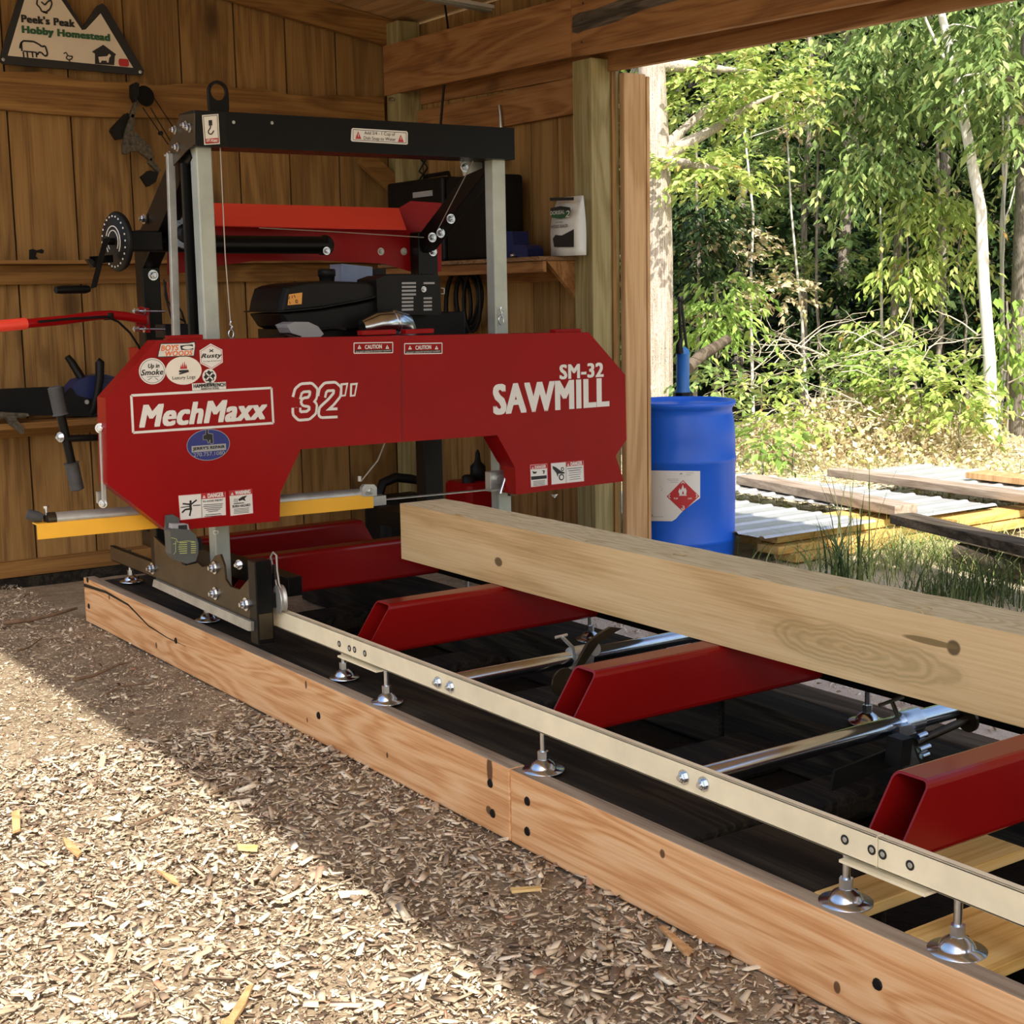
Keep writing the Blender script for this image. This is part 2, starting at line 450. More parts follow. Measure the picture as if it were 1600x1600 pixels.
# floor: trodden ground, dark soil strip under the track, its low light mixed in
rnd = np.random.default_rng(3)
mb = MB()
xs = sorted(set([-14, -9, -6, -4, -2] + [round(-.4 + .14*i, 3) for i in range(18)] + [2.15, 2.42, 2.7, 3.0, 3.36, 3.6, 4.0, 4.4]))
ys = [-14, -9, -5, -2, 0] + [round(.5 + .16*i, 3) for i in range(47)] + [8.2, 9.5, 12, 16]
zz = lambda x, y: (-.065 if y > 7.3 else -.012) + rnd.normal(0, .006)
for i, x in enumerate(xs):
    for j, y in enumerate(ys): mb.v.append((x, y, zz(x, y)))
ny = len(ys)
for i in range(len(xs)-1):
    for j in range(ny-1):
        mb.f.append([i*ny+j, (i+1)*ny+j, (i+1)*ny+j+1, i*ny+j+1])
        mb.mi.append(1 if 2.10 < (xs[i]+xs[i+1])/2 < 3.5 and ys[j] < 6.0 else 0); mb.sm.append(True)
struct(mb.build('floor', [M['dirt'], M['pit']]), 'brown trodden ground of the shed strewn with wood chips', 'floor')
# back wall of upright pine boards
mb = MB()
seams = [P(a, b, 1, YW+.04).x for a, b in ((6,107),(106,118),(197,125),(284,135),(369,140),(448,145),(526,152),(603,155))]
seams = [seams[0]-.31*k for k in range(6, 0, -1)] + seams + [seams[-1]+.2]
for a, b in zip(seams[:-1], seams[1:]):
    g = .005
    x0, x1 = a+g, b-g
    mb.prism([(x0, YW+.035, .03), (x1, YW+.035, .03), (x1, YW+.035, roofz(x1)-.02), (x0, YW+.035, roofz(x0)-.02)], (0, .025, 0))
mb.prism([(seams[0], YW+.062, .03), (seams[-1], YW+.062, .03), (seams[-1], YW+.062, roofz(seams[-1])-.02), (seams[0], YW+.062, roofz(seams[0])-.02)], (0, .01, 0), 1)  # dark backing added so no sky light leaks through the gaps
struct(mb.build('wall_back', [M['pine'], M['tie']], bevel=.003), 'back wall of upright knotty pine boards behind the sawmill', 'wall')
# right wall of upright boards between the corner and the opening post
mb = MB()
y = YW + .05
k = 0
while y > 5.86:
    y2 = max(y - (.27, .24, .29, .25)[k % 4], 5.84); k += 1
    mb.box((4.655, y2+.004, -.05), (4.68, y-.004, roofz(4.66)-.02)); y = y2
mb.box((4.682, 5.86, -.03), (4.69, YW+.05, roofz(4.66)-.02), 1)  # same added backing against light between these boards
struct(mb.build('wall_right', [M['pine'], M['tie']], bevel=.003), 'short right wall of upright boards between corner and opening', 'wall')
# roof deck seen from below
mb = MB()
x = XL
while x < XRT - .01:
    x2 = min(x + .31, XRT)
    mb.prism([(x+.003, -3, roofz(x+.003)), (x2-.003, -3, roofz(x2-.003)), (x2-.003, -3, roofz(x2)+.022), (x+.003, -3, roofz(x)+.022)], (0, 11.15, 0)); x = x2
mb.prism([(XL, -3, roofz(XL)+.024), (XRT, -3, roofz(XRT)+.024), (XRT, -3, roofz(XRT)+.05), (XL, -3, roofz(XL)+.05)], (0, 11.15, 0))
struct(mb.build('ceiling', M['ceil']), 'pale roof boards on the underside of the shed roof', 'ceiling')
NT = [0]
def trim(mb, mats, label, bevel=.004, cat='timber'):
    NT[0] += 1
    return struct(mb.build('trim_%d' % NT[0], mats, bevel=bevel), label, cat)
# rafter along the top of the back wall
a0, a1 = P(360, 0, 1, 7.76), P(596, 67, 1, 7.76)
sl = (a1.z-a0.z)/(a1.x-a0.x)
lo = lambda x: a0.z + sl*(x-a0.x)
trim(MB().prism([(XL+.05, 7.77, lo(XL+.05)), (4.66, 7.77, lo(4.66)), (4.66, 7.77, roofz(4.66)-.004), (XL+.05, 7.77, roofz(XL+.05)-.004)], (0, .038, 0)),
     M['pine_x'], 'sloping rafter along the top of the back wall')
# girts on the back wall
x0, x1 = seams[0]+.01, 4.49
mb = MB()
nn = 26
top = [(x0+(x1-x0)*i/nn, YW-.005, 2.597-.012*math.sin(i*.9)-.008*math.sin(i*2.3)+.004) for i in range(nn+1)]
bot = [(x0+(x1-x0)*i/nn, YW-.005, 2.416+.010*math.sin(i*.7+1)) for i in range(nn+1)]
mb.prism(top + bot[::-1], (0, .038, 0))
trim(mb, M['pine_x'], 'wavy edged upper rail across the back wall below the sign')
trim(MB().box((x0, 7.79, 1.535), (x1, YW+.033, 1.635)), M['pine_x'], 'middle rail across the back wall behind the crank wheel')
trim(MB().box((x0, 7.68, 1.637), (x1, YW+.033, 1.657)), M['pine_x'], 'narrow ledge board on top of the middle rail')
trim(MB().box((x0, 7.79, .742), (x1, YW+.033, .80)), M['pine_x'], 'lower rail across the back wall under the tool ledge')
trim(MB().box((x0, 7.56, .802), (x1, YW+.033, .835)), M['pine_x'], 'lower ledge board carrying the chainsaw')
trim(MB().box((x0, YW-.01, .0), (x1, YW+.033, .085)), M['pine_x'], 'bottom rail of the back wall just above the ground')
trim(MB().box((x0, YW+.0, -.07), (x1, YW+.08, -.002)), M['tie'], 'dark sill beam under the back wall')
# corner post, diagonal brace
trim(MB().box((4.50, 7.64, -.05), (4.65, 7.79, roofz(4.6)-.02)), M['green_post'], 'pale green corner post behind the black lift beam')
b0, b1 = P(566, 243, 1, 7.74), P(632, 305, 1, 7.74)
trim(MB().beam(b0, b1 + (b1-b0)*.35, Vector((.06, 0, .09)), (0, .04, 0)), M['pine_x'], 'diagonal brace between the back wall and the corner post')
# headers along the right side (inner pair of planks and outer plank)
h0, h1, h2 = P(600, 150, 0, HX), P(893, 88.5, 0, HX), P(1342, 5, 0, HX)
s2 = (h2.z - h1.z) / (h2.y - h1.y)
def hdr(y0, z0, y1, z1, xa, hh, mt, label):
    return trim(MB().prism([(xa, y0, z0), (xa, y1, z1), (xa, y1, z1+hh), (xa, y0, z0+hh)], (.04, 0, 0)), mt, label)
hdr(h0.y-.005, h0.z, h1.y, h1.z, HX, .285, M['pine_y'], 'inner header plank from the corner to the opening post')
hd2 = hdr(h1.y-.002, h1.z, -2.9, h1.z + s2*(-2.9-h1.y), HX, .285, M['pine_y'], 'inner header plank running forward over the opening with a dark bark streak')
o0, o1 = P(972, 100.6, 0, 4.66), P(1526, 2, 0, 4.66)
so = (o1.z-o0.z)/(o1.y-o0.y)
hdr(YW, o0.z+so*(YW-o0.y)-.03, -2.9, o0.z+so*(-2.9-o0.y), 4.64, .30, M['pine_y'], 'outer header plank over the loading opening')
MB().prism([P(a, b, 0, HX-.001) for a, b in ((894,27),(894,50),(903,53),(912,48),(940,41),(963,34),(985,24),(1000,17),(1050,3),(1090,-8),(974,-2),(951,6),(930,14),(904,20))], (.0008, 0, 0)).build('bark_streak', M['bark'], hd2)
for p in ((909,66),(911,5),(909,31)): MB().lathe([(.006,0),(.006,.002)], P(*p, 0, HX), (-1,0,0), 8, 0, False).build('nail', M['ink'], hd2)
# opening post, jamb
py_ = P(926, 400, 0, 4.535).y
j0, j1 = P(970, 420, 1, py_-.01), P(1003.5, 420, 1, py_-.01)
trim(MB().box((4.535, py_, -.05), (j0.x+.004, py_+.15, 2.575)), M['green_post'], 'thick pale treated post beside the loading opening')
j0, j1 = P(970, 420, 1, py_-.01), P(1003.5, 420, 1, py_-.01)
trim(MB().box((j0.x, py_-.045, -.03), (j1.x, py_-.005, 2.51)), M['jamb'], 'rough sawn jamb board between the post and the blue drum')
trim(MB().box((j1.x+.002, py_-.05, -.03), (j1.x+.022, py_+.10, 2.50)), M['jamb'], 'thin edge board on the outside of the jamb')
# rails and shelf on the right wall
g0, g1 = P(785, 198, 0, 4.615), P(893, 121, 0, 4.615)
trim(MB().box((4.615, 5.99, g0.z), (4.653, 7.64, g1.z)), M['pine_y'], 'broad upper rail on the short right wall')
trim(MB().box((4.62, 5.99, 1.50), (4.653, 7.64, 1.598)), M['pine_y'], 'rail under the chip board shelf on the right wall')
trim(MB().box((4.31, 5.995, 1.602), (4.653, 7.63, 1.624)), M['shelf'], 'chip board shelf on the right wall')
trim(MB().box((4.33, 5.995, 1.545), (4.352, 7.63, 1.60)), M['pine_y'], 'front lip under the chip board shelf')
mb = MB()
mb.prism([(4.618, 6.005, 1.60), (4.36, 6.005, 1.60), (4.618, 6.005, 1.34)], (0, .03, 0))
trim(mb, M['pine_y'], 'triangular shelf bracket against the opening post')
# ---------------------------------------------------------------- yard and hillside
mb = MB()
gx = [4.4, 5, 5.6, 6.3, 7, 8, 9, 10, 11, 12, 13, 14, 15, 16, 18, 20, 23, 27, 32, 40, 55]
gy = [-14, -9, -5, -2, 0, 1, 2, 3, 4, 5, 6, 7, 8, 9, 10, 11, 12, 13, 14, 16, 18, 20, 23, 27, 32, 40, 55]
for x in gx:
    for y in gy:
        d = math.hypot(x, y)
        z = -.012 if d < 13 else (rnd.normal(0, .05) + (0 if d < 18.5 else (d-18.5)*.30))
        mb.v.append((x, y, z))
ny = len(gy)
for i in range(len(gx)-1):
    for j in range(ny-1):
        d = math.hypot((gx[i]+gx[i+1])/2, (gy[j]+gy[j+1])/2)
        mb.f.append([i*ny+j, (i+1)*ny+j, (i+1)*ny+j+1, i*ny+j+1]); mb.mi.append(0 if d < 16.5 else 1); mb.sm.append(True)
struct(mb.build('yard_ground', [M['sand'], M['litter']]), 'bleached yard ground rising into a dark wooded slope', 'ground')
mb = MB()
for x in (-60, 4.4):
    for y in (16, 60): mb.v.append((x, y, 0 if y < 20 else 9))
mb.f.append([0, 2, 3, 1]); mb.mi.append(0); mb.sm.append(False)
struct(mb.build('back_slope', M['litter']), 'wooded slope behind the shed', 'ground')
# ---------------------------------------------------------------- wood chips (stuff)
def chip_mesh(name, pts, L, W, T, yaw, tilt, roll, mat):
    n = len(pts)
    r = np.random.default_rng(5)
    sx = np.array([-1,1,1,-1,-1,1,1,-1])*.5; sy = np.array([-1,-1,1,1,-1,-1,1,1])*.5; sz = np.array([0,0,0,0,1,1,1,1.])
    X = sx[None]*L[:,None]*(1+r.uniform(-.25,.25,(n,8))); Y = sy[None]*W[:,None]*(1+r.uniform(-.6,.3,(n,8))); Z = sz[None]*T[:,None]
    cy, sn = np.cos(tilt)[:,None], np.sin(tilt)[:,None]
    X, Z = X*cy + Z*sn, -X*sn + Z*cy
    cr, sr = np.cos(roll)[:,None], np.sin(roll)[:,None]
    Y, Z = Y*cr + Z*sr, -Y*sr + Z*cr
    ca, sa = np.cos(yaw)[:,None], np.sin(yaw)[:,None]
    X, Y = X*ca - Y*sa, X*sa + Y*ca
    V = np.stack([X + pts[:,0:1], Y + pts[:,1:2], Z + pts[:,2:3]], -1).reshape(-1, 3)
    F = np.array([[4,5,6,7],[0,1,5,4],[1,2,6,5],[2,3,7,6],[3,0,4,7]])
    FF = (F[None] + (np.arange(n)*8)[:,None,None]).reshape(-1, 4)
    me = bpy.data.meshes.new(name)
    me.vertices.add(len(V)); me.vertices.foreach_set('co', V.ravel())
    me.loops.add(FF.size); me.loops.foreach_set('vertex_index', FF.ravel())
    me.polygons.add(len(FF)); me.polygons.foreach_set('loop_start', np.arange(len(FF))*4)
    me.materials.append(mat); me.update(calc_edges=True)
    o = bpy.data.objects.new(name, me); COL.objects.link(o)
    return o
def on_ground(npts, xa, xb, ya, yb, r, pw=1.0):
    return np.stack([r.uniform(xa, xb, npts), ya + (yb-ya)*r.uniform(0, 1, npts)**pw, np.zeros(npts)], -1)
r = np.random.default_rng(11)
pp = np.concatenate([on_ground(64000, -.2, 2.09, 1.0, 4.6, r, 1.15), on_ground(20000, .9, 2.09, 4.2, 7.6, r), on_ground(5000, -1.5, .9, .8, 5.5, r)])
q = (pp - CC) @ CR.T
u, v = 800 + CF*q[:,0]/q[:,2], 800 + CF*q[:,1]/q[:,2]
keep = (u > -260) & (u < 1700) & (v < 1850)
keep |= (r.uniform(0, 1, len(pp)) < .45) & (q[:,2] > .8) & (u > -900) & (v < 2600)
far = pp[:,1] > 4.4
keep &= ~(far & (r.uniform(0, 1, len(pp)) < .25))
pp = pp[keep]; n = len(pp)
L = np.clip(r.lognormal(math.log(.0132), .56, n), .005, .075); L[pp[:,1] > 4.6] *= .62
W = np.clip(L*r.uniform(.16, .50, n), .003, .018); T = np.clip(W*r.uniform(.15, .4, n), .0012, .005)
pp[:,2] = r.uniform(-.008, .010, n)
chips = chip_mesh('wood_chips', pp, L, W, T, r.normal(.9, 1.0, n), r.normal(0, .26, n), r.normal(0, .4, n), M['chips'])
tag(chips, 'thick litter of brown and cream wood chips covering the ground', 'wood chips', kind='stuff')
# white sawdust along the far side of the track
mb = MB()
for i in range(40):
    for j in range(9):
        x = 3.43 + (4.62-3.43)*j/8; y = .9 + (5.75-.9)*i/39
        mb.v.append((x, y, .015 + .05*math.sin(PI*j/8) + rnd.normal(0, .007)))
for i in range(39):
    for j in range(8):
        mb.f.append([i*9+j, i*9+j+1, (i+1)*9+j+1, (i+1)*9+j]); mb.mi.append(0); mb.sm.append(True)
sd = mb.build('sawdust', M['sawdust'])
tag(sd, 'bank of white sawdust beyond the far rail of the track', 'sawdust', kind='stuff')
r = np.random.default_rng(12)
pp = on_ground(7000, 3.45, 4.6, 1.4, 5.6, r); n = len(pp)
pp[:,2] = .018 + .05*np.sin(PI*(pp[:,0]-3.43)/1.19)
L = np.clip(r.lognormal(math.log(.009), .5, n), .003, .03)
M['dust_bits'] = island_mat('sawdust crumbs', [(0, (.25,.18,.12)), (.25, (.62,.54,.44)), (.6, (.85,.79,.69)), (1, (.92,.88,.80))], .9)
o = chip_mesh('sawdust_crumbs', pp, L, L*.5, L*.3, r.uniform(0, 6.3, n), r.normal(0, .3, n), r.normal(0, .3, n), M['dust_bits'])
tag(o, 'loose crumbs lying on the white sawdust bank', 'sawdust', kind='stuff')
# ---------------------------------------------------------------- base timbers of the track
XB, ZB = 2.096, .203
yj = P(797, 1260, 0, XB).y
ye = P(131, 915, 0, XB).y
def lag(mb, px, py, m=0): mb.lathe([(.013, 0), (.011, .003), (.004, .0035)], P(px, py, 0, XB), (-1, 0, 0), 10, m, False)
def fascia(y0, y1, label, lags, group=None):
    t = thing('base_beam', label, 'beam', (XB, (y0+y1)/2, 0))
    mb = MB().box((XB, y0, .0), (XB+.052, y1, ZB)); mb.mi[1] = 1; mb.build('timber', [M['fresh'], M['dusty']], t, bevel=.004)
    for p in lags:
        b = MB(); lag(b, *p); b.build('lag_bolt', M['black_matt'], t)
    return t
ym_, yn_ = (yj+.002+ye)/2, (-.9+yj-.002)/2
def mk(px, py, a, b, mid): p = P(px, py, 0, XB); return (p.y - mid, p.z, a, b, 'knot', (.09,.04,.018))
M['fresh'] = wood('fresh pine beam', (.60,.27,.10), (.78,.43,.20), (.86,.55,.30), 1, 0, grain=1.2, tint=.1, marks=[
    mk(765,1203,.016,.045,ym_), mk(764,1266,.016,.014,ym_), mk(1035,1334,.010,.012,yn_), mk(1308,1543,.010,.014,yn_), mk(478,1070,.008,.016,ym_), mk(605,1180,.007,.010,ym_), mk(480,1125,.006,.010,ym_)])
fb = fascia(yj+.002, ye, 'long pale base beam under the saw head with a dark crack at its far end',
       [(137,906),(139,947),(275,1001),(498,1118),(766,1224),(770,1271)])
crk = [(131,914),(165,925),(200,945),(232,978),(262,997),(290,1010)]
mb = MB()
tp = [P(a, b-2.5*(1-i/5.5), 0, XB-.001) for i, (a, b) in enumerate(crk)]
bt = [P(a, b+2.5*(1-i/5.5), 0, XB-.001) for i, (a, b) in enumerate(crk)]
mb.prism(tp + bt[::-1], (.004, 0, 0))
mb.build('crack', M['tie'], fb)
fascia(-.9, yj-.002, 'near base beam with a swirl of grain, butted against the far one',
       [(824,1252),(824,1299),(1371,1538)])
def tie(a, b, mt, label, cat='timber', name='timber', bev=.012):
    return tag(MB().box(a, b).build(name, mt, bevel=bev), label, cat)
yt = P(1085, 1303, 2, ZB).y
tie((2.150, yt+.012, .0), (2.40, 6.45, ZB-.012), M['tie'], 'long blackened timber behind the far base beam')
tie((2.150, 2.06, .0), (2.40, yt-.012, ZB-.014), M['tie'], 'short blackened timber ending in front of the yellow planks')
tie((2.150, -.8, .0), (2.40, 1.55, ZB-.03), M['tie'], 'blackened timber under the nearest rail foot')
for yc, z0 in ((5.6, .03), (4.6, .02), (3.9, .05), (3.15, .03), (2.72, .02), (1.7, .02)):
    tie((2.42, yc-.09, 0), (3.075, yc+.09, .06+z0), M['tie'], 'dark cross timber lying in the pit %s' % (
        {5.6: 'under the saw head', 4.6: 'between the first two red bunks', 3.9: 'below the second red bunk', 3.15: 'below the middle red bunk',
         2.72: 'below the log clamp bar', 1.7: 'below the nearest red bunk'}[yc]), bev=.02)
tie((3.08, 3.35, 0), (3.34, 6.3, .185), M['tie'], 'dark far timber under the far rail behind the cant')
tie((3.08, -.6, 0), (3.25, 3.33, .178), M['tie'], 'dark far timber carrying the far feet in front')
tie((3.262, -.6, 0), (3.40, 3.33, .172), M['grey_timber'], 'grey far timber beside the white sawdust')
pa, pb = P(1300, 1385, 2, ZB), P(1440, 1440, 2, ZB)
for i, (y0, y1, x1, lb) in enumerate(((1.93, 2.045, 2.70, 'yellow plank lying across behind the second foot from the front'),
                                      (1.60, 1.805, 2.62, 'yellow plank lying across behind the nearest rail foot'))):
    mb = MB().box((2.149, y0, ZB-.026), (x1, y1, ZB-.001))
    o = mb.build('plank', M['yellow_x'], bevel=.002); tag(o, lb, 'plank')
# ---------------------------------------------------------------- sawmill track
XR, ZR0, ZR1 = 2.149, .307, .374
tr = thing('sawmill_track', 'long pale steel track with red cross bunks and chrome levelling feet', 'sawmill track', (2.65, 3.5, ZB))
def ang(x, y0, y1, s, z0, z1, nm, mt):
    mb = MB()
    mb.box((x, y0, z0), (x+.006*s, y1, z1))
    mb.box((x, y0, z0), (x+.06*s, y1, z0+.006))
    mb.box((x, y0, z1-.006), (x+.022*s, y1, z1))
    return mb.build(nm, mt, tr, bevel=.002)
yA, yB = P(551, 1012, 0, XR).y, P(1371, 1318, 0, XR).y
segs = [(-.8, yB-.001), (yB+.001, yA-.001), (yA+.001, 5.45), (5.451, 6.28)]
rails = [ang(XR, a, b, 1, ZR0, ZR1, 'rail', M['rail'] if a < 5.4 else M['steel_dark']) for a, b in segs]  # last segment in dark steel imitates the dark reflection there
ang(3.17, -.5, 6.3, 1, .285, .352, 'far_rail', M['black'])
def hole(par, px, py, zinc=False):
    c = P(px, py, 0, XR-.0005)
    if zinc: MB().bolt(c, (-1, 0, 0), .012, .010).build('bolt', M['zinc'], par)
    else:
        mb = MB(); mb.lathe([(.0105, 0), (.0105, .0008)], c, (-1, 0, 0), 12, 0, False)
        mb.lathe([(.006, .0008), (.005, .0014)], c, (-1, 0, 0), 8, 1, False)
        mb.build('bolt_hole', [M['ink'], M['galv']], par)
for p in ((685,1066),(705,1073),(1069,1214),(1100,1225)): hole(rails[1], *p, zinc=True)
for p in ((530,1006),(546,1013)): hole(rails[2], *p)
for p in ((554,1015),(570,1021),(1320,1312),(1362,1328)): hole(rails[1], *p)
for p in ((1379,1335),(1422,1352)): hole(rails[0], *p)
for a, b in (((530,1026),(590,1049)), ((1314,1343),(1448,1395))):
    ya, yb = P(*a, 0, XR-.006).y, P(*b, 0, XR-.006).y
    MB().box((XR-.012, yb, ZR0-.012), (XR+.05, ya, ZR0-.006)).build('joint_plate', M['rail'], tr)
# red bunks: rectangular tube cut on the slant at both ends
def bunk(y, zt=.45, zb=.285, wd=.095, xl=2.32, xr=3.12):
    mb = MB()
    th = .005
    def ring(ins):
        y0, y1, z0, z1, rad = y+ins, y+wd-ins, zb+ins, zt-ins, .016-ins*.6
        return [(a, b) for a, b in rr(y0, z0, y1, z1, rad, 3)]
    def ex(z, side):
        k = (z - zb) / (zt - zb)
        return (2.206 + k*(xl-2.206)) if side < 0 else (3.21 + k*(xr-3.21))
    o_, i_ = ring(0), ring(th)
    n = len(o_)
    vs = [(ex(b, s), a, b) for s in (-1, 1) for a, b in o_] + [(ex(b, s), a, b) for s in (-1, 1) for a, b in i_]
    fs = []
    for i in range(n):
        j = (i+1) % n
        fs.append((i, j, n+j, n+i)); fs.append((2*n+j, 2*n+i, 3*n+i, 3*n+j))
        fs.append((j, i, 2*n+i, 2*n+j)); fs.append((n+i, n+j, 3*n+j, 3*n+i))
    mb.add(vs, fs, 0, False)
    o = mb.build('bunk', M['red_gloss'], tr)
    return o
for y in (1.888, 2.994, 4.086, 5.172, 5.73, .78): bunk(y)
# levelling feet
def foot(c, top, r=.055):
    t = MB()
    t.lathe([(r, 0), (r, .003), (r*.66, .005), (r*.61, .012), (r*.50, .021), (r*.34, .027), (r*.26, .030)], c, (0,0,1), 28)
    f = t.build('levelling_foot', M['chrome'], tr)
    rod = MB()
    c = Vector(c)
    rod.lathe([(.015, .030), (.015, .052)], c, (0,0,1), 6, 0, False)
    rod.lathe([(.0085, .05), (.0085, top - c.z)], c, (0,0,1), 10)
    rod.build('threaded_rod', M['zinc'], f)
    nut = MB()
    nut.lathe([(.005, .004), (.005, .013)], c + Vector((r*.75, .012, 0)), (0,0,1), 6, 0, False)
    nut.build('screw', M['black_matt'], f)
for px, py, tpx, tpy in ((205,908,206,860),(325,968,325,950),(538,1058,540,988),(605,1096,608,1018),(847,1203,847,1150),(1312,1412,1314,1335),(1487,1488,1489,1410)):
    c = P(px, py, 2, ZB-.001)
    foot((max(c.x, XR+.016), c.y, c.z-.001), max(P(tpx, tpy, 0, max(c.x, XR+.016)).z, ZR0+.02), .05 if px < 700 else .056)
for px, py in ((922,988),(1355,1130)):
    c = P(px, py, 2, .186)
    foot((3.2, c.y*3.2/c.x, .185), .35, .055)
foot((3.2, 5.0, .185), .35); foot((3.2, 1.2, .178), .35)
# round cross bars
def bar(y, z, r=.024, nm='cross_bar'):
    return MB().tube([(XR+.01, y, z), (3.16, y, z)], r, 20).build(nm, M['chrome'], tr)
b1 = bar(3.50, .338); b2 = bar(2.435, .338)
# log clamp lever on the far bar
c1 = P(905, 1030, 1, 3.50)
mb = MB()
mb.lathe([(.036, -.03), (.036, .03)], (c1.x, 3.50, .338), (1, 0, 0), 18)
mb.lathe([(.022, 0), (.022, .016)], P(925, 1014, 1, 3.47), (0,-1,.2), 16)
mb.tube([P(878,995,1,3.47), P(895,1012,1,3.47), P(897,1030,1,3.48)], .006, 8)
mb.tube([P(868,996,1,3.47), P(886,992,1,3.47)], .005, 8)
cl = mb.build('clamp_collar', M['galv'], tr)
mb = MB()
arm = [P(*p, 1, 3.445) for p in ((886,1066),(893,1068),(935,1006),(958,990),(972,982),(955,980),(938,990),(920,1004))]
mb.prism(arm, (0, .012, 0))
mb.build('clamp_lever', M['steel_dark'], cl)
MB().lathe([(.045, 0), (.045, .008)], P(880, 1066, 1, 3.46), (0,-1,0), 20, 0, False).build('clamp_pad', M['steel_dark'], cl)
# screw clamp on the near bar
yc = 2.435
u1 = P(1418, 1140, 1, yc)
mb = MB()
mb.lathe([(.033, -.035), (.033, .035)], (u1.x, yc, .338), (1,0,0), 20)
pr = [P(*p, 1, yc-.045) for p in ((1405,1136),(1425,1132),(1432,1145),(1420,1150),(1440,1200),(1412,1208))]
mb.prism(pr, (0, .05, 0))
sc_ = mb.build('clamp_block', M['zinc'], tr)
mb = MB()
mb.tube([P(1405,1124,1,yc), P(1394,1096,1,yc)], .006, 8)
mb.tube([P(1374,1102,1,yc), P(1411,1089,1,yc)], .005, 8)
mb.build('t_screw', M['steel_dark'], sc_)
q0, q1 = P(1430, 1160, 1, yc-.03), P(1510, 1125, 1, yc-.03)
mb = MB(); mb.tube([q0, q1], .011, 10); mb.lathe([(.034, 0), (.034, .01)], q1, (q1-q0), 22, 0, False)
mb.build('clamp_spindle', M['steel_dark'], sc_)
mb = MB()
for a, b in (((1434,1152),(1447,1147)), ((1436,1172),(1452,1166)), ((1440,1182),(1450,1178))):
    mb.tube([P(*a,1,yc-.05), P(*b,1,yc-.05)], .008, 8)
mb.build('clamp_bolt', M['chrome'], sc_)
d0, d1 = P(1300, 1220, 1, yc-.02), P(1420, 1172, 1, yc-.02)
MB().beam(d0, d1, (0, .008, 0), (.012, 0, .05)).build('clamp_handle', M['black_matt'], sc_)
MB().beam(P(1396,1175,1,yc-.06), P(1412,1170,1,yc-.06), (0,.05,0), (.01,0,.07)).build('clamp_cheek', M['black_matt'], sc_)
# ---------------------------------------------------------------- the cant on the bunks
XC, ZC = 2.767, .451
mb = MB()
ny, r = 60, np.random.default_rng(4)
y0, y1 = .55, 4.783
def sec(y, k):
    w = .0006
    return [(XC, ZC), (XC+.2+r.normal(0,w), ZC), (XC+.2+r.normal(0,w), ZC+.2125+r.normal(0,w)), (XC+r.normal(0,.0003), ZC+.2125+r.normal(0,w*.6))]
vs = []
for i in range(ny+1):
    y = y0 + (y1-y0)*i/ny
    vs += [(x, y, z) for x, z in sec(y, i)]
fs = [(i*4+j, i*4+(j+1) % 4, i*4+4+(j+1) % 4, i*4+4+j) for i in range(ny) for j in range(4)]
fs += [(3,2,1,0), (ny*4, ny*4+1, ny*4+2, ny*4+3)]
mb.add(vs, fs)
for k in range(ny): mb.mi[k*4+2] = 1
ct = mb.build('cant', [M['cant'], M['cant_top']])
tag(ct, 'thick fresh sawn square cant lying across the red bunks', 'timber')
mb = MB()
for k in range(9):
    pts = []
    p = Vector((XC + r.uniform(-.004, .10)*(k % 3 > 0), r.uniform(1.9, 4.6), ZC+.2135))
    for _ in range(5):
        pts.append(p.copy()); p = p + Vector((r.normal(0,.01), r.normal(0,.02), abs(r.normal(0,.004))))
    mb.tube(pts, .0009, 4)
o = mb.build('wood_fibre', M['yellow_y'], ct); o['kind'] = 'stuff'
# ---------------------------------------------------------------- saw carriage
YP = 5.05                                    # front of the guide posts
YH = 4.85                                    # front of the red cover
sm = thing('sawmill_carriage', 'red and black band sawmill head riding on the pale track', 'sawmill', (2.8, 5.3, .2))
def px_poly(pts, ax, val): return [P(a, b, ax, val) for a, b in pts]
# posts
xl, xr_ = P(309.5, 300, 1, YP).x, P(774, 300, 1, YP).x
MB().box((xl, YP, .345), (xl+.06, YP+.06, 1.99)).build('guide_post', M['galv_pale'], sm, bevel=.005)
MB().box((xr_-.012, YP, .34), (xr_+.052, YP+.06, 1.99)).build('guide_post', M['galv_pale'], sm, bevel=.005)
# red cover: box with the outline of the photo
outl = [(165,622),(245,532),(920,519),(977,586),(979,687),(962,712),(975,752),(806,773),(805,731),(777,680),(470,702),(438,770),(437,814),(263,830),(168,757)]
pts = px_poly(outl, 1, YH)
cov = MB()
cov.prism(pts, (0, .085, 0))
cover = cov.build('blade_cover', M['red'], sm, bevel=.004)
# inner rim walls of the band wheel housings
mb = MB()
for a, b in ((((777,680),(806,731))), ((806,731),(806,773))):
    A, B = P(*a, 1, YH+.086), P(*b, 1, YH+.086)
    mb.prism([A, B, B+Vector((.006,0,0)), A+Vector((.006,0,0))], (0, .12, 0))
mb.build('housing_wall', M['red'], cover)
mb = MB()
A, B = P(627, 527, 1, YH-.0008), P(628, 690, 1, YH-.0008)
mb.prism([A, B, B+Vector((.0025,0,0)), A+Vector((.0025,0,0))], (0, .0007, 0))
mb.build('door_seam', M['red_dark'], cover)
for a, b in (((259,527),(312,525)), ((560,519),(613,517)), ((628,517),(672,516)), ((861,517),(901,514))):
    A, B = P(*a, 1, YH+.05), P(*b, 1, YH+.05)
    MB().box((A.x, YH+.02, A.z-.012), (B.x, YH+.06, A.z+.006)).build('hinge', M['red'], cover, bevel=.002)
FH = Frame((0, YH, 0), (1,0,0), (0,0,1), .0007)
def uv(px, py, y=YH):
    p = P(px, py, 1, y); return (p.x, p.z)
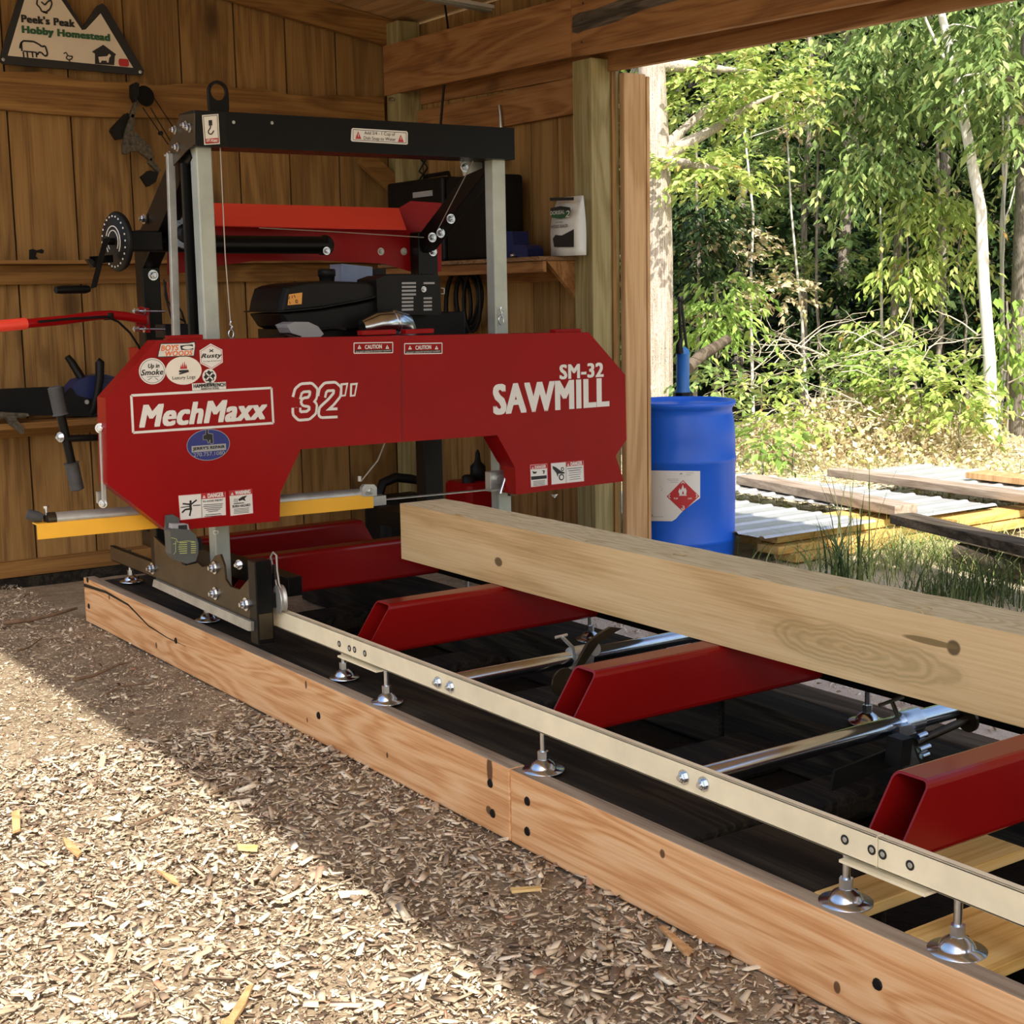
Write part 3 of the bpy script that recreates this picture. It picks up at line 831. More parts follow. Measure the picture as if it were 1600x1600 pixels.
def rc(x0, y0, x1, y1, y=YH):
    """photo box -> rectangle on the cover"""
    mx, my = (x0+x1)/2, (y0+y1)/2
    return (uv(x0, my, y)[0], uv(mx, y1, y)[1], uv(x1, my, y)[0], uv(mx, y0, y)[1])
def rect(r): return [(r[0],r[1]),(r[2],r[1]),(r[2],r[3]),(r[0],r[3])]
def sticker(nm, mats, fn, lab=None, par=None):
    mb = MB(); fn(mb)
    o = mb.build(nm, [M[k] for k in mats], par or cover)
    if lab: o['label'] = lab
    return o
# maker's name in its frame
def f(mb):
    q = [uv(205,618), uv(424,606), uv(427,661), uv(208,676)]
    outline(mb, FH, q, .0085, 1, 0)
    mb.text('MechMaxx', FH, rc(216,627,418,662), 2, 0, .28, .06)
sticker('maker_lettering', ['white'], f, 'white slanted lettering in a thin frame')
def f(mb):
    def st(pts, wd, m, lay):
        q_ = [uv(*p) for p in pts]
        for k in range(len(q_)-1):
            rng_line(mb, FH, q_[k], q_[k+1], wd, lay + k*.06, m)
            if k: decal(mb, FH, ell(q_[k][0], q_[k][1], wd/2, wd/2, 12), lay + k*.06 + .03, m)
    three = ((463,622),(466,611),(472,606),(485,605),(490,610),(489,620),(484,627),(476,628),(484,629),(489,634),(488,643),(481,649),(468,650),(463,645),(463,637))
    two = ((502,620),(504,610),(509,604.5),(522,603.5),(527,608),(526,617),(517,628),(504,640),(503,646),(527,645))
    for g in (three, two):
        st(g, .040, 0, 1 if g is three else 2)
    for g in (three, two): st(g, .020, 1, 3 if g is three else 4)
    for x in (535, 550):
        w_ = [uv(a+x, b) for a, b in ((-3,599),(9,598),(5,619),(-3.5,620))]
        i_ = [uv(a+x, b) for a, b in ((0,602),(5.8,601.5),(3,616.5),(-.6,617))]
        decal(mb, FH, w_, 1, 0); decal(mb, FH, i_, 2.5, 1)
sticker('size_lettering', ['white', 'red'], f, 'white outlined number')
def f(mb):
    mb.text('SM-32', FH, rc(874,568,943,591), 1, 0, 0, .055)
    mb.text('SAWMILL', FH, rc(770,595,952,642), 1, 0, 0, .055)
sticker('model_lettering', ['white'], f, 'white block capitals')
# round and oval stickers
def f(mb):
    q = [uv(a,b) for a,b in ((247,553),(251,537),(293,536),(304,534),(305,540),(303,556),(246,558))]
    decal(mb, FH, q, 1, 0)
    mb.text('BOYS', FH, rc(251,539,279,548), 2, 1, .2, .05)
    mb.text('WOODS', FH, rc(258,548,301,556), 2, 1, .2, .05)
    mb.text('IN THE', FH, rc(248,549,257,555), 3, 3, 0, .05)
    decal(mb, FH, [uv(a,b) for a,b in ((281,540),(301,538),(302,546),(283,547))], 2, 2)
    decal(mb, FH, ell(*uv(293,543), .02, .006), 3, 0)
    outline(mb, FH, q, .003, 2, 2)
sticker('sticker', ['white', 'orange_ink', 'ink', 'white'], f, 'orange and black sticker with a chainsaw')
def f(mb):
    c = uv(238,580)
    decal(mb, FH, ell(c[0], c[1], .048, .045), 1, 0)
    outline(mb, FH, ell(c[0], c[1], .043, .040, 24), .0015, 2, 1)
    mb.text('Up in', FH, rc(231,568,249,577), 2, 1, .25, .035)
    mb.text('Smoke', FH, rc(220,577,255,586), 2, 1, .25, .035)
    rng_line(mb, FH, uv(229,589), uv(249,588), .0015, 2, 1)
    pline(mb, FH, [uv(231,594), uv(237,590)], .002, 2, 1); pline(mb, FH, [uv(247,594), uv(242,590)], .002, 2, 1)
sticker('sticker', ['white', 'ink'], f, 'round white sticker with script lettering')
def f(mb):
    c = uv(287,579)
    decal(mb, FH, ell(c[0], c[1], .066, .049), 1, 0)
    for dx, h in ((-.010,.016),(-.004,.024),(.003,.028),(.009,.018)):
        decal(mb, FH, [(c[0]+dx-.004,c[1]+.006),(c[0]+dx+.004,c[1]+.006),(c[0]+dx+.001,c[1]+.006+h)], 2, 2)
    decal(mb, FH, rr(c[0]-.018, c[1]-.006, c[0]+.018, c[1]+.002, .0035), 2, 1)
    pline(mb, FH, [(c[0]-.018,c[1]-.011),(c[0]+.018,c[1]-.003)], .005, 3, 1)
    mb.text('Luxury Logs', FH, rc(269,587,305,594), 2, 1, .05, .004)
sticker('sticker', ['white_warm', 'ink', 'red_ink'], f, 'oval cream sticker with a red flame over logs')
def f(mb):
    c = uv(330,557)
    hx = [(c[0]+.049*math.cos(PI/2+k*PI/3), c[1]+.045*math.sin(PI/2+k*PI/3)) for k in range(6)]
    h2 = [(c[0]+.044*math.cos(PI/2+k*PI/3), c[1]+.040*math.sin(PI/2+k*PI/3)) for k in range(6)]
    decal(mb, FH, hx, 1, 0); outline(mb, FH, h2, .0015, 2, 2)
    mb.text('Rusty', FH, rc(314,552,347,561), 2, 1, .3, .04)
    mb.text('Garage & Sawmill', FH, rc(317,563,345,565.5), 2, 1, 0, .0)
    pline(mb, FH, [uv(327,550), uv(333,546)], .003, 2, 1); pline(mb, FH, [uv(327,546), uv(333,550)], .003, 2, 1)
sticker('sticker', ['white', 'ink', 'red_ink'], f, 'white hexagon sticker with script lettering')
def f(mb):
    c = uv(327,588)
    decal(mb, FH, ell(c[0], c[1], .026, .026), 1, 0)
    decal(mb, FH, rect(rc(300,598,353,609)), 1, 0)
    g = []
    for k in range(32):
        rad = .021 if k % 4 < 2 else .0175
        g.append((c[0]+rad*math.cos(2*PI*k/32), c[1]+rad*math.sin(2*PI*k/32)))
    decal(mb, FH, g, 2, 1)
    pline(mb, FH, [(c[0]-.012,c[1]-.012),(c[0]+.012,c[1]+.012)], .005, 3, 0); pline(mb, FH, [(c[0]-.012,c[1]+.012),(c[0]+.012,c[1]-.012)], .005, 3, 0)
    mb.text('HAMMERWRENCH', FH, rc(302,599,352,605), 2, 1, 0, .06)
    mb.text('RENOVATIONS', FH, rc(314,605.5,342,608.5), 2, 1, 0, .05)
sticker('sticker', ['white', 'ink'], f, 'white sticker with a black gear above a name bar')
def f(mb):
    c = uv(325.5,695)
    decal(mb, FH, ell(c[0], c[1], .0815, .056, 40), 1, 0); outline(mb, FH, ell(c[0], c[1], .080, .0545, 40), .002, 2, 2)
    a = [uv(*p) for p in ((321,671),(325,671),(325,677),(332,678),(333,693),(328,693),(328,687),(325,693),(323,687),(317,687),(317,680),(321,679))]
    decal(mb, FH, a, 2, 1); outline(mb, FH, a, .0015, 3, 2)
    decal(mb, FH, rect(rc(299,695,353,705)), 2, 2)
    mb.text("JERRY'S REPAIR", FH, rc(301,697,351,703), 3, 1, 0, .05)
    mb.text('270.757.1080', FH, rc(302,706,351,712), 2, 2, 0, .0)
sticker('sticker', ['blue_ink', 'ink', 'grey_ink'], f, 'oval dark blue repair shop sticker')
def tri(mb, c, s, m1, m2, lay):
    decal(mb, FH, [(c[0]-s, c[1]-s*.8), (c[0]+s, c[1]-s*.8), (c[0], c[1]+s)], lay, m1)
    rng_line(mb, FH, (c[0], c[1]-s*.35), (c[0], c[1]+s*.4), s*.25, lay+1, m2)
def f(mb):
    r0 = [uv(278,774), uv(352,768), uv(353,805), uv(281,813)]
    decal(mb, FH, r0, 1, 0); outline(mb, FH, r0, .002, 3, 2)
    decal(mb, FH, [uv(314,771.5), uv(351.5,768.5), uv(351.5,777), uv(314.5,780)], 2, 2)
    tri(mb, uv(318.5,776), .006, 0, 2, 3)
    mb.text('DANGER', FH, rc(324,770,349,777), 3, 0, 0, .05)
    mb.text('TO AVOID INJURY', FH, rc(316,781,348,784.5), 2, 1, 0, .035)
    for k, (a, b) in enumerate(((318,348),(317,347),(319,347),(322,344),(325,341),(321,345),(319,347))):
        yy = 788 + k*2.7 + (2 if k > 4 else 0)
        rng_line(mb, FH, uv(a, yy+1), uv(b, yy-1), .0022, 2, 1)
    rng_line(mb, FH, uv(314,772), uv(315.5,808.5), .0015, 2, 1)
    head = uv(297.5,784); decal(mb, FH, ell(head[0], head[1], .0045, .0055, 12), 2, 1)
    pline(mb, FH, [uv(297,786), uv(298,797)], .009, 2, 1); pline(mb, FH, [uv(298,788), uv(307,781)], .0055, 3, 1)
    pline(mb, FH, [uv(297,788), uv(285,787)], .0055, 3, 1); pline(mb, FH, [uv(298,796), uv(296,806)], .006, 3, 1)
    pline(mb, FH, [uv(297,795), uv(289,796), uv(284,801)], .006, 3, 1); pline(mb, FH, [uv(282,793), uv(296,791)], .003, 3, 1); pline(mb, FH, [uv(301,790), uv(313,789)], .003, 3, 1)
sticker('warning_sticker', ['white', 'ink', 'red_ink'], f, 'white danger sticker with a struck figure')
def f(mb):
    r0 = [uv(357.5,767), uv(393.5,763.5), uv(395.5,802), uv(359.5,806.5)]
    decal(mb, FH, r0, 1, 0); outline(mb, FH, r0, .002, 3, 2)
    decal(mb, FH, [uv(358,767), uv(393.5,764), uv(393.5,771.5), uv(358,775)], 2, 2)
    tri(mb, uv(362.5,771.5), .0055, 0, 2, 3)
    mb.text('WARNING', FH, rc(367,766,391,772), 3, 0, 0, .05)
    decal(mb, FH, [uv(a,b) for a,b in ((372,780),(378,776),(386,774),(382,779),(384,783),(379,781),(373,783))], 2, 1)
    pline(mb, FH, [uv(365,787), uv(381,785.5)], .003, 2, 1)
    for k in range(3): pline(mb, FH, [uv(366+2.4*k,785), uv(365.5+2.4*k,782), uv(366.5+2.4*k,779)], .0018, 2, 1)
    mb.text('BURN HAZARD', FH, rc(363,788,391,792), 2, 1, 0, .035)
    for k in range(4): rng_line(mb, FH, uv(365, 795.5+k*2.2), uv(389, 793.5+k*2.2), .0018, 2, 1)
sticker('warning_sticker', ['white', 'ink', 'red_ink'], f, 'white warning sticker with a hot surface hand')
def f(mb):
    r0 = [uv(827.5,726), uv(855,724), uv(855.5,758), uv(829,761.5)]
    decal(mb, FH, r0, 1, 0); outline(mb, FH, r0, .0025, 3, 2)
    decal(mb, FH, [uv(828.5,727), uv(854.5,725), uv(854.5,731.5), uv(829,733.5)], 2, 2)
    tri(mb, uv(832,731), .005, 0, 2, 3); mb.text('DANGER', FH, rc(835,727,852.5,731.5), 3, 0, 0, .05)
    decal(mb, FH, [uv(a,b) for a,b in ((831,736),(835,737),(839,737),(837,740),(833,740))], 2, 1)
    decal(mb, FH, [uv(a,b) for a,b in ((846,735),(851,735),(850,740),(848,740),(849,737))], 2, 1)
    decal(mb, FH, [uv(829.5,744.5), uv(854,742.5), uv(854,747.5), uv(830,750)], 2, 1)
    for k in range(4): rng_line(mb, FH, uv(833, 752.5+k*2.1), uv(851, 750.5+k*2.1), .002, 2, 1)
sticker('warning_sticker', ['white', 'ink', 'red_ink'], f, 'small upright danger sticker')
def gear(mb, c, ro, ri, n, m, lay):
    g = []
    for k in range(n*4):
        rad = ro if k % 4 < 2 else ro*.86
        g.append((c[0]+rad*math.cos(2*PI*k/(n*4)), c[1]+rad*math.sin(2*PI*k/(n*4))))
    decal(mb, FH, g, lay, m); decal(mb, FH, ell(c[0], c[1], ri, ri, 20), lay+1, 0)
def f(mb):
    r0 = [uv(860,723.5), uv(911.5,719), uv(912.5,752), uv(861,757.5)]
    decal(mb, FH, r0, 1, 0); outline(mb, FH, r0, .0025, 3, 2)
    decal(mb, FH, [uv(884,721.5), uv(911,719.5), uv(911,726.5), uv(884,729)], 2, 2)
    tri(mb, uv(887.5,726), .0055, 0, 2, 3); mb.text('DANGER', FH, rc(891,721,909,727), 3, 0, 0, .05)
    rng_line(mb, FH, uv(884,722), uv(884.5,755), .0015, 2, 1)
    gear(mb, uv(878.5,733), .009, .0045, 10, 1, 2); gear(mb, uv(877,745.5), .0145, .0085, 14, 1, 2)
    decal(mb, FH, [uv(a,b) for a,b in ((863,728),(868,730),(876,736),(882,738),(881,740),(872,740),(871,745),(869,739),(863,732))], 4, 1)
    for k, (a, b) in enumerate(((886,909),(888,907),(889,908),(888,907),(890,906),(890,907))):
        rng_line(mb, FH, uv(a, 732.5+k*3.4), uv(b, 730.5+k*3.4), .0026 if k < 2 else .0018, 2, 1)
sticker('warning_sticker', ['white', 'ink', 'red_ink'], f, 'wide danger sticker with a hand in gears')
for x0, x1, yy0, yy1 in ((553,613.5,535,552), (632,690.5,536,553)):
    def f(mb):
        q = [uv(x0,yy0+1), uv(x1,yy0), uv(x1,yy1-1), uv(x0,yy1)]
        outline(mb, FH, q, .0035, 1, 0)
        mb.text('CAUTION', FH, rc(x0+17,yy0+3.5,x1-17,yy0+10), 1, 0, 0, .035)
        for cx in (x0+8.5, x1-8.5):
            c = uv(cx, yy0+7.5); decal(mb, FH, [(c[0]-.008,c[1]-.006),(c[0]+.008,c[1]-.006),(c[0],c[1]+.009)], 1, 0); rng_line(mb, FH, (c[0],c[1]-.003), (c[0],c[1]+.003), .002, 2, 1)
        decal(mb, FH, [uv(x0+1.5,yy0+12), uv(x1-1.5,yy0+11), uv(x1-1.5,yy1-2), uv(x0+1.5,yy1-1.2)], 1, 2)
        mb.text('DO NOT OPERATE WITHOUT GUARDS', FH, rc(x0+3,yy0+12.7,x1-3,yy1-2.2), 2, 0)
    sticker('caution_sticker', ['white', 'red', 'ink'], f, 'small white outlined caution sticker')
# bolt under the cover, front screw
MB().bolt(P(377,811,1,YH), (0,-1,0), .005, .004).build('screw', M['red'], cover)
MB().bolt(P(866,772,1,YH+.03), (0,0,-1), .010, .008).build('lock_bolt', M['zinc'], sm)
# lift beam on top of the posts
yb = 5.0
zt = 2.105; zb_ = 1.981
x_a, x_b, x_c = P(305,200,1,yb).x, P(353,200,1,yb).x, P(805,225,1,yb).x
mb = MB()
mb.prism([(x_a, yb+.012, zb_), (x_b, yb, zb_), (x_c, yb, zb_), (x_c, yb+.15, zb_), (x_a, yb+.15, zb_)], (0,0,zt-zb_))
lb = mb.build('lift_beam', M['black'], sm, bevel=.006)
# lifting eye
ey = P(339.5, 144, 1, yb+.06)
mb = MB()
R0, R1 = .040, .028
outer = [(ey.x-.038, zt-.002)] + [(ey.x+R0*math.cos(a), ey.z+R0*math.sin(a)) for a in [PI - k*PI/14 for k in range(15)]] + [(ey.x+.038, zt-.002)]
n = 28
th = .014
vo, vi = [], []
for k in range(n):
    a = 2*PI*k/n
    c_, s_ = math.cos(a), math.sin(a)
    if s_ >= 0: o_ = (ey.x+R0*c_, ey.z+R0*s_)
    else:
        t = min(R0/abs(c_) if abs(c_) > 1e-6 else 9, (ey.z-zt+.002)/abs(s_)); o_ = (ey.x+t*c_, ey.z+t*s_)
    vo.append(o_); vi.append((ey.x+R1*c_, ey.z+R1*1.05*s_))
vs = [(a, yb+.05, b) for a, b in vo] + [(a, yb+.05, b) for a, b in vi] + [(a, yb+.05+th, b) for a, b in vo] + [(a, yb+.05+th, b) for a, b in vi]
fs = []
for k in range(n):
    j = (k+1) % n
    fs += [(k, j, n+j, n+k), (2*n+j, 2*n+k, 3*n+k, 3*n+j), (j, k, 2*n+k, 2*n+j), (n+k, n+j, 3*n+j, 3*n+k)]
mb.add(vs, fs); mb.build('lifting_eye', M['black'], lb, bevel=.002)
FB = Frame((0, yb, 0), (1,0,0), (0,0,1), .0007)
def ub(px, py): p = P(px, py, 1, yb); return (p.x, p.z)
def rb_(x0,y0,x1,y1): return rc(x0,y0,x1,y1,yb)
def f(mb):
    A, B = ub(549,199), ub(637,226)
    q = rr(A[0], B[1]+.004, B[0], A[1]-.002, .006)
    q = [ub(549,202), ub(551,200), ub(635,205), ub(637,207), ub(637,225), ub(635,226), ub(550,221), ub(548,219)]
    decal(mb, FB, q, 1, 0)
    outline(mb, FB, [ub(551.5,202.5), ub(634.5,207.5), ub(634.5,223.5), ub(551.5,218.5)], .0018, 2, 1)
    for c in (ub(559.5,212), ub(626,217)):
        decal(mb, FB, [(c[0]-.013,c[1]-.012),(c[0]+.013,c[1]-.012),(c[0],c[1]+.016)], 2, 2); rng_line(mb, FB, (c[0],c[1]-.005), (c[0],c[1]+.007), .0025, 3, 0)
    mb.text('Add 3/4 - 1 Cup of', FB, rb_(569,206,617,213), 2, 1, 0, .004)
    mb.text('Dish Soap to Water', FB, rb_(568,214,618,221), 2, 1, 0, .004)
sticker('soap_sticker', ['white', 'ink', 'red_ink'], f, 'white sticker with two red triangles', lb)
FE = Frame(Vector((x_a, yb+.012, 0)), Vector((x_b-x_a, -.012, 0)), (0,0,1), .0008)
def ue(px, py):
    d = ray(px, py); nrm = np.array(FE.n); t = ((np.array(FE.o)-CC) @ nrm) / (d @ nrm); p = Vector(CC + d*t)
    return ((p-FE.o).dot(FE.u), p.z)
def f(mb):
    q = [ue(315.5,180), ue(341,178), ue(343.5,225), ue(319,226.5)]
    decal(mb, FE, q, 1, 0); outline(mb, FE, [ue(317.5,182), ue(339,180), ue(341.5,223), ue(321,224.5)], .002, 2, 1)
    a, b = ue(320.5,216.5), ue(341,223); decal(mb, FE, [ue(320.5,217), ue(341,215.5), ue(341.5,223), ue(321,224)], 3, 2)
    mb.text('LIFT POINT', FE, (ue(322,220)[0], ue(330,222)[1], ue(340,220)[0], ue(330,217.5)[1]), 4, 0, 0, .035)
    decal(mb, FE, [ue(325.5,188), ue(331,187.5), ue(331.5,196), ue(326,196.5)], 3, 1)
    hk = [ue(*p) for p in ((328.5,196),(328.5,200),(325,205),(326,209),(330,210),(333,206),(333.5,204))]
    pline(mb, FE, hk, .004, 3, 1)
sticker('lift_point_sticker', ['white_warm', 'ink', 'red_ink'], f, 'tall white sticker with a hook', lb)
mb = MB(); mb.bolt(P(365,191,1,yb), (0,-1,0), .004, .003); mb.bolt(P(425,192,1,yb), (0,-1,0), .004, .003)
mb.build('rivet', M['galv'], lb)
# side plates at the beam ends with pulley bolts
mb = MB()
mb.prism(px_poly([(303,177),(281,180),(272,205),(262,240),(268,262),(292,235),(303,226)], 0, x_a-.004), (.005, 0, 0))
pl = mb.build('side_plate', M['steel_dark'], sm)
for p in ((291,196),(297,200),(274,203),(266,243),(278,230)):
    MB().bolt(P(*p, 0, x_a-.005), (-1,0,0), .011, .012).build('bolt', M['zinc'], pl)
mb = MB()
mb.prism(px_poly([(719,250),(725,275),(755,262),(765,257),(766,249),(735,245)], 1, 5.16), (0, .006, 0))
pl = mb.build('side_plate', M['galv'], sm)
MB().bolt(P(726,261,1,5.16), (0,-1,0), .014, .01).build('bolt', M['zinc'], pl)
# rear posts and braces
YR = 5.655
for x0, x1 in ((2.13, 2.205), (3.405, 3.505)):
    MB().box((x0, YR, .34), (x1, YR+.075, 1.72)).build('rear_post', M['black'], sm, bevel=.005)
def brace(a, b, w_, d_, nm='brace'):
    a, b = Vector(a), Vector(b)
    ax = (b-a).normalized(); q = Vector((1,0,0)); h = ax.cross(q).normalized()
    return MB().beam(a, b, q*w_, h*d_).build(nm, M['black'], sm, bevel=.004)
brace((2.155, 5.12, 2.0), (2.165, YR+.03, 1.62), .07, .125)
brace((3.455, 5.12, 2.0), (3.455, YR+.03, 1.66), .06, .085)
bb = P(226,342,0,2.12); MB().bolt(bb, (-1,0,0), .014, .012).build('bolt', M['zinc'], sm)
for p, y in (((239,430), YR), ((676,393), YR), ((704,342), 5.40), ((675,371), 5.50), ((688,364), 5.50)):
    MB().bolt(P(*p,1,y), (0,-1,0), .014, .012).build('bolt', M['zinc'], sm)
# vertical flat bars beside the left post
def strap(pxs, y, wd, mt, nm):
    a, b = P(*pxs[0], 1, y), P(*pxs[1], 1, y)
    mb = MB(); mb.beam(a, b, (wd,0,0), (0,.02,0)); return mb.build(nm, mt, sm, bevel=.002)
strap(((266,240),(275,525)), 5.22, .028, M['galv'], 'lift_strap')
strap(((290,255),(303,525)), 5.14, .036, M['black'], 'lift_strap')
# lift cables with hooks
mb = MB(); mb.tube([P(344,228,1,YP-.02), P(352,400,1,YP-.02), P(360,503,1,YP-.02)], .0022, 6); mb.build('lift_cable', M['twine'], sm)
mb = MB(); mb.tube([P(739,252,1,5.03), P(685,357,1,5.5)], .0022, 6); mb.build('lift_cable', M['twine'], sm)
mb = MB(); mb.tube([P(405,356,1,5.6), P(520,362,1,5.6), P(662,371,1,5.6)], .0018, 6); mb.build('lift_cable', M['twine'], sm)
def hook(px, py, y):
    mb = MB()
    mb.tube([P(px,py-12,1,y), P(px-2,py-7,1,y), P(px+2,py-4,1,y), P(px,py,1,y)], .004, 6)
    lp = [P(px+3.5*math.sin(k*2*PI/12)*(1.1 if k in (2,3,4,8,9,10) else 1), py+8-7*math.cos(k*2*PI/12), 1, y) for k in range(12)]
    mb.tube(lp, .003, 6, closed=True)
    mb.build('cable_hook', M['zinc'], sm)
hook(361, 514, YP-.02); hook(783, 492, YP-.015)
# red rear panel with its folded top, caught light painted into the red
mb = MB()
yv = YR+.078
mb.prism(px_poly([(276,308),(311,310),(311,330),(621,333),(624,325),(642,314),(690,317),(690,424),(655,428),(600,412),(500,407),(395,408),(345,415),(300,424),(262,430),(262,345)], 1, yv), (0, .006, 0))
rp = mb.build('rear_panel', M['red'], sm)
mb = MB()
A, B = P(337, 352, 1, yv-.13), P(635, 358, 1, yv-.13)
C_, D_ = P(623, 325, 1, yv), P(334, 317, 1, yv)
mb.prism([A, B, C_, D_], (0, .004, -.004))
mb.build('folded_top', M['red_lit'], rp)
for p in ((595,393),(631,393)): MB().bolt(P(*p,1,yv), (0,-1,0), .011, .008).build('bolt', M['galv'], rp)
# crank shaft tube with the round end
a, b = P(350,382,1,5.5), P(508,383,1,5.5)
mb = MB(); mb.tube([(2.0, 5.5, a.z+.01), (a.x, 5.5, a.z), (b.x, 5.5, b.z)], .036, 20)
sh = mb.build('crank_shaft', M['black'], sm)
mb = MB(); mb.lathe([(.040, -.03), (.042, .0), (.035, .012), (.02, .016)], P(510,383,1,5.5), (.4,-1,0), 20); mb.build('end_cap', M['black'], sh)
MB().bolt(P(510,392,1,5.45), (0,-1,0), .011, .009).build('bolt', M['zinc'], sh)
# winch wheel and crank
wc = P(183, 377.5, 1, 5.47)
wx = wc.x
mb = MB()
mb.lathe([(.030,-.03), (.108,-.012), (.112,-.004), (.112,.004), (.104,.012), (.03,.016)], wc, (-1,-.12,0), 36)
wh = mb.build('height_wheel', M['black_matt'], sm)
mb = MB()
n0 = Vector((-1,-.12,0)).normalized(); FW = Frame(wc + n0*.0165, Vector((.12,-1,0)), (0,0,1), .0008)
FW.n = n0
for k in range(24):
    a_ = 2*PI*k/24; p = FW.o + FW.u*.094*math.cos(a_) + FW.v*.094*math.sin(a_) - n0*.003
    mb.lathe([(.004,0),(.004,.002)], p, n0, 6, 0, False)
arc = [(.058*math.cos(t), .058*math.sin(t)) for t in [math.radians(v) for v in range(-40, 221, 20)]]
arc2 = [(.042*math.cos(t), .042*math.sin(t)) for t in [math.radians(v) for v in range(-40, 221, 20)]]
for ar in (arc, arc2): mb.tube([FW.o + FW.u*a_ + FW.v*b_ for a_, b_ in ar], .0022, 5)
mb.build('index_marks', M['white'], wh)
mb = MB()
k0, k1, k2, k3 = [Vector(v) for v in (wc + n0*.05, P(165,378,1,5.40), P(146,450,1,5.36), P(90,452,1,5.30))]
mb.tube([wc, wc + n0*.05], .014, 10)
mb.beam(P(166,372,1,5.40), k2, (.006,.02,0), (.024,0,.006)); mb.tube([wc+n0*.045, P(166,374,1,5.40)], .013, 8)
ck = mb.build('crank_arm', M['black'], sm)
mb = MB(); mb.tube([P(139,451.5,1,5.36), P(132,452,1,5.355), P(95,452.5,1,5.30), P(87,453,1,5.295)], [.012,.016,.016,.013], 14)
mb.build('crank_grip', M['black'], ck)
mb = MB(); mb.beam(P(140,407,1,5.40), P(176,404,1,5.45), (0,.012,0), (0,0,.028)); mb.beam(P(138,405,1,5.40), P(148,418,1,5.40), (0,.03,0), (.02,0,0))
mb.build('index_pin', M['black'], sm)
# shaft from wheel to the post
MB().tube([wc, (2.16, 5.47, wc.z+.004)], .020, 12).build('wheel_shaft', M['black'], sm)
MB().box((wx+.03, 5.44, wc.z-.035), (2.14, 5.62, wc.z+.04)).build('gear_box', M['black'], sm, bevel=.005)
# bevel gear / reel glimpsed behind the left post
mb = MB(); mb.lathe([(.02,-.03),(.055,-.025),(.06,0),(.045,.02),(.02,.03)], P(290,366,1,5.40), (-.3,-1,.1), 24); mb.build('cable_reel', M['black'], sm)
mb = MB(); mb.lathe([(.058,0),(.061,.006),(.058,.012)], P(290,365,1,5.39), (-.3,-1,.1), 24); MBc = mb.build('reel_rim', M['chrome'], sm)
# push bar with grip, clamp plate and throttle cable
yq = 5.30
mb = MB(); mb.tube([P(38,506,1,yq-.15), P(100,500,1,yq-.12), P(150,493,1,yq-.06), P(170,492,1,yq-.04), P(195,494,1,yq-.02), P(228,500,1,yq)], .0165, 14)
pb_ = mb.build('push_bar', M['red'], sm)
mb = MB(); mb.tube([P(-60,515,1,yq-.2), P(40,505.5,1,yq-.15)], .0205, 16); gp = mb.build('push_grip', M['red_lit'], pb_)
mb = MB(); mb.lathe([(.0175,0),(.0178,.004)], P(228,500,1,yq), (1,0,0), 14); mb.build('end_plug', M['rubber'], pb_)
cp = P(234, 500, 1, yq)
mb = MB(); mb.prism(px_poly([(213,481),(222,479),(233,482),(235,520),(222,519),(213,513)], 1, yq+.02), (0, .008, 0)); mb.build('clamp_plate', M['red'], pb_)
for yy in (486, 514):
    mb = MB(); mb.tube([P(208,yy,1,yq), P(257,yy+.5,1,yq+.05)], .0045, 8)
    mb.lathe([(.012,0),(.012,.016)], P(216,yy,1,yq), (-1,0,0), 6, 0, False); mb.lathe([(.014,0),(.014,.004)], P(226,yy,1,yq), (-1,0,0), 12, 0, False)
    mb.build('u_bolt', M['zinc'], pb_)
mb = MB(); mb.tube([P(60,503,1,yq-.17), P(110,498,1,yq-.15), P(168,495,1,yq-.07), P(185,503,1,yq-.05), P(203,520,1,yq-.03), P(216,540,1,yq), P(224,560,1,yq+.02)], .0045, 8)
mb.build('throttle_cable', M['black_matt'], pb_)
mb = MB(); mb.tube([P(169,489,1,yq-.045), P(170,500,1,yq-.045)], .019, 10); mb.build('cable_tie', M['black_matt'], pb_)
# loose wires by the left post
mb = MB()
for pts in (((256,437),(262,470),(276,495),(290,503)), ((258,440),(258,462),(268,498),(272,522)), ((268,462),(284,488),(294,520),(296,526))):
    mb.tube([P(a,b,1,5.5) for a,b in pts], .004, 6)
mb.build('wire', M['black_matt'], sm)
mb = MB()
mb.tube([P(a,b,1,5.52) for a,b in ((296,262),(300,276),(293,300),(290,316))], .003, 6); mb.build('wire', M['wire_red'], sm); mb = MB(); mb.tube([P(a,b,1,5.5) for a,b in ((262,440),(264,480),(278,515))], .003, 6)
mb.build('wire', M['wire_red'], sm)
MB().box(P(257,507,1,5.35), P(284,527,1,5.45)).build('switch_box', M['black_matt'], sm, bevel=.004)
# tension handle with two grips
yt_ = 4.99
t0, t1 = P(85,604,1,yt_), P(121,766,1,yt_)
mb = MB(); mb.tube([t0.lerp(t1,.2), t0.lerp(t1,.8)], .0155, 14); th_ = mb.build('tension_handle', M['black'], sm)
def grip(a, b, nm):
    mb = MB(); pts, rs = [], []
    n = 22
    for k in range(n+1):
        pts.append(a.lerp(b, k/n)); rs.append(.0225 + (.0022 if k % 2 else 0) + (.005 if k == n else 0) - (.004 if k == 0 else 0))
    mb.tube(pts, rs, 14); mb.build(nm, M['rubber'], th_)
grip(t0, t0.lerp(t1,.27), 'grip'); grip(t1, t0.lerp(t1,.73), 'grip')
mb = MB(); mb.tube([P(94,686,1,yt_), P(112,685,1,yt_-.005), P(170,683,1,yt_)], .0125, 12); mb.build('tension_rod', M['black'], th_)
MB().bolt(P(95,683,1,yt_-.01), (-.8,-.4,0), .012, .01).build('bolt', M['zinc'], th_)
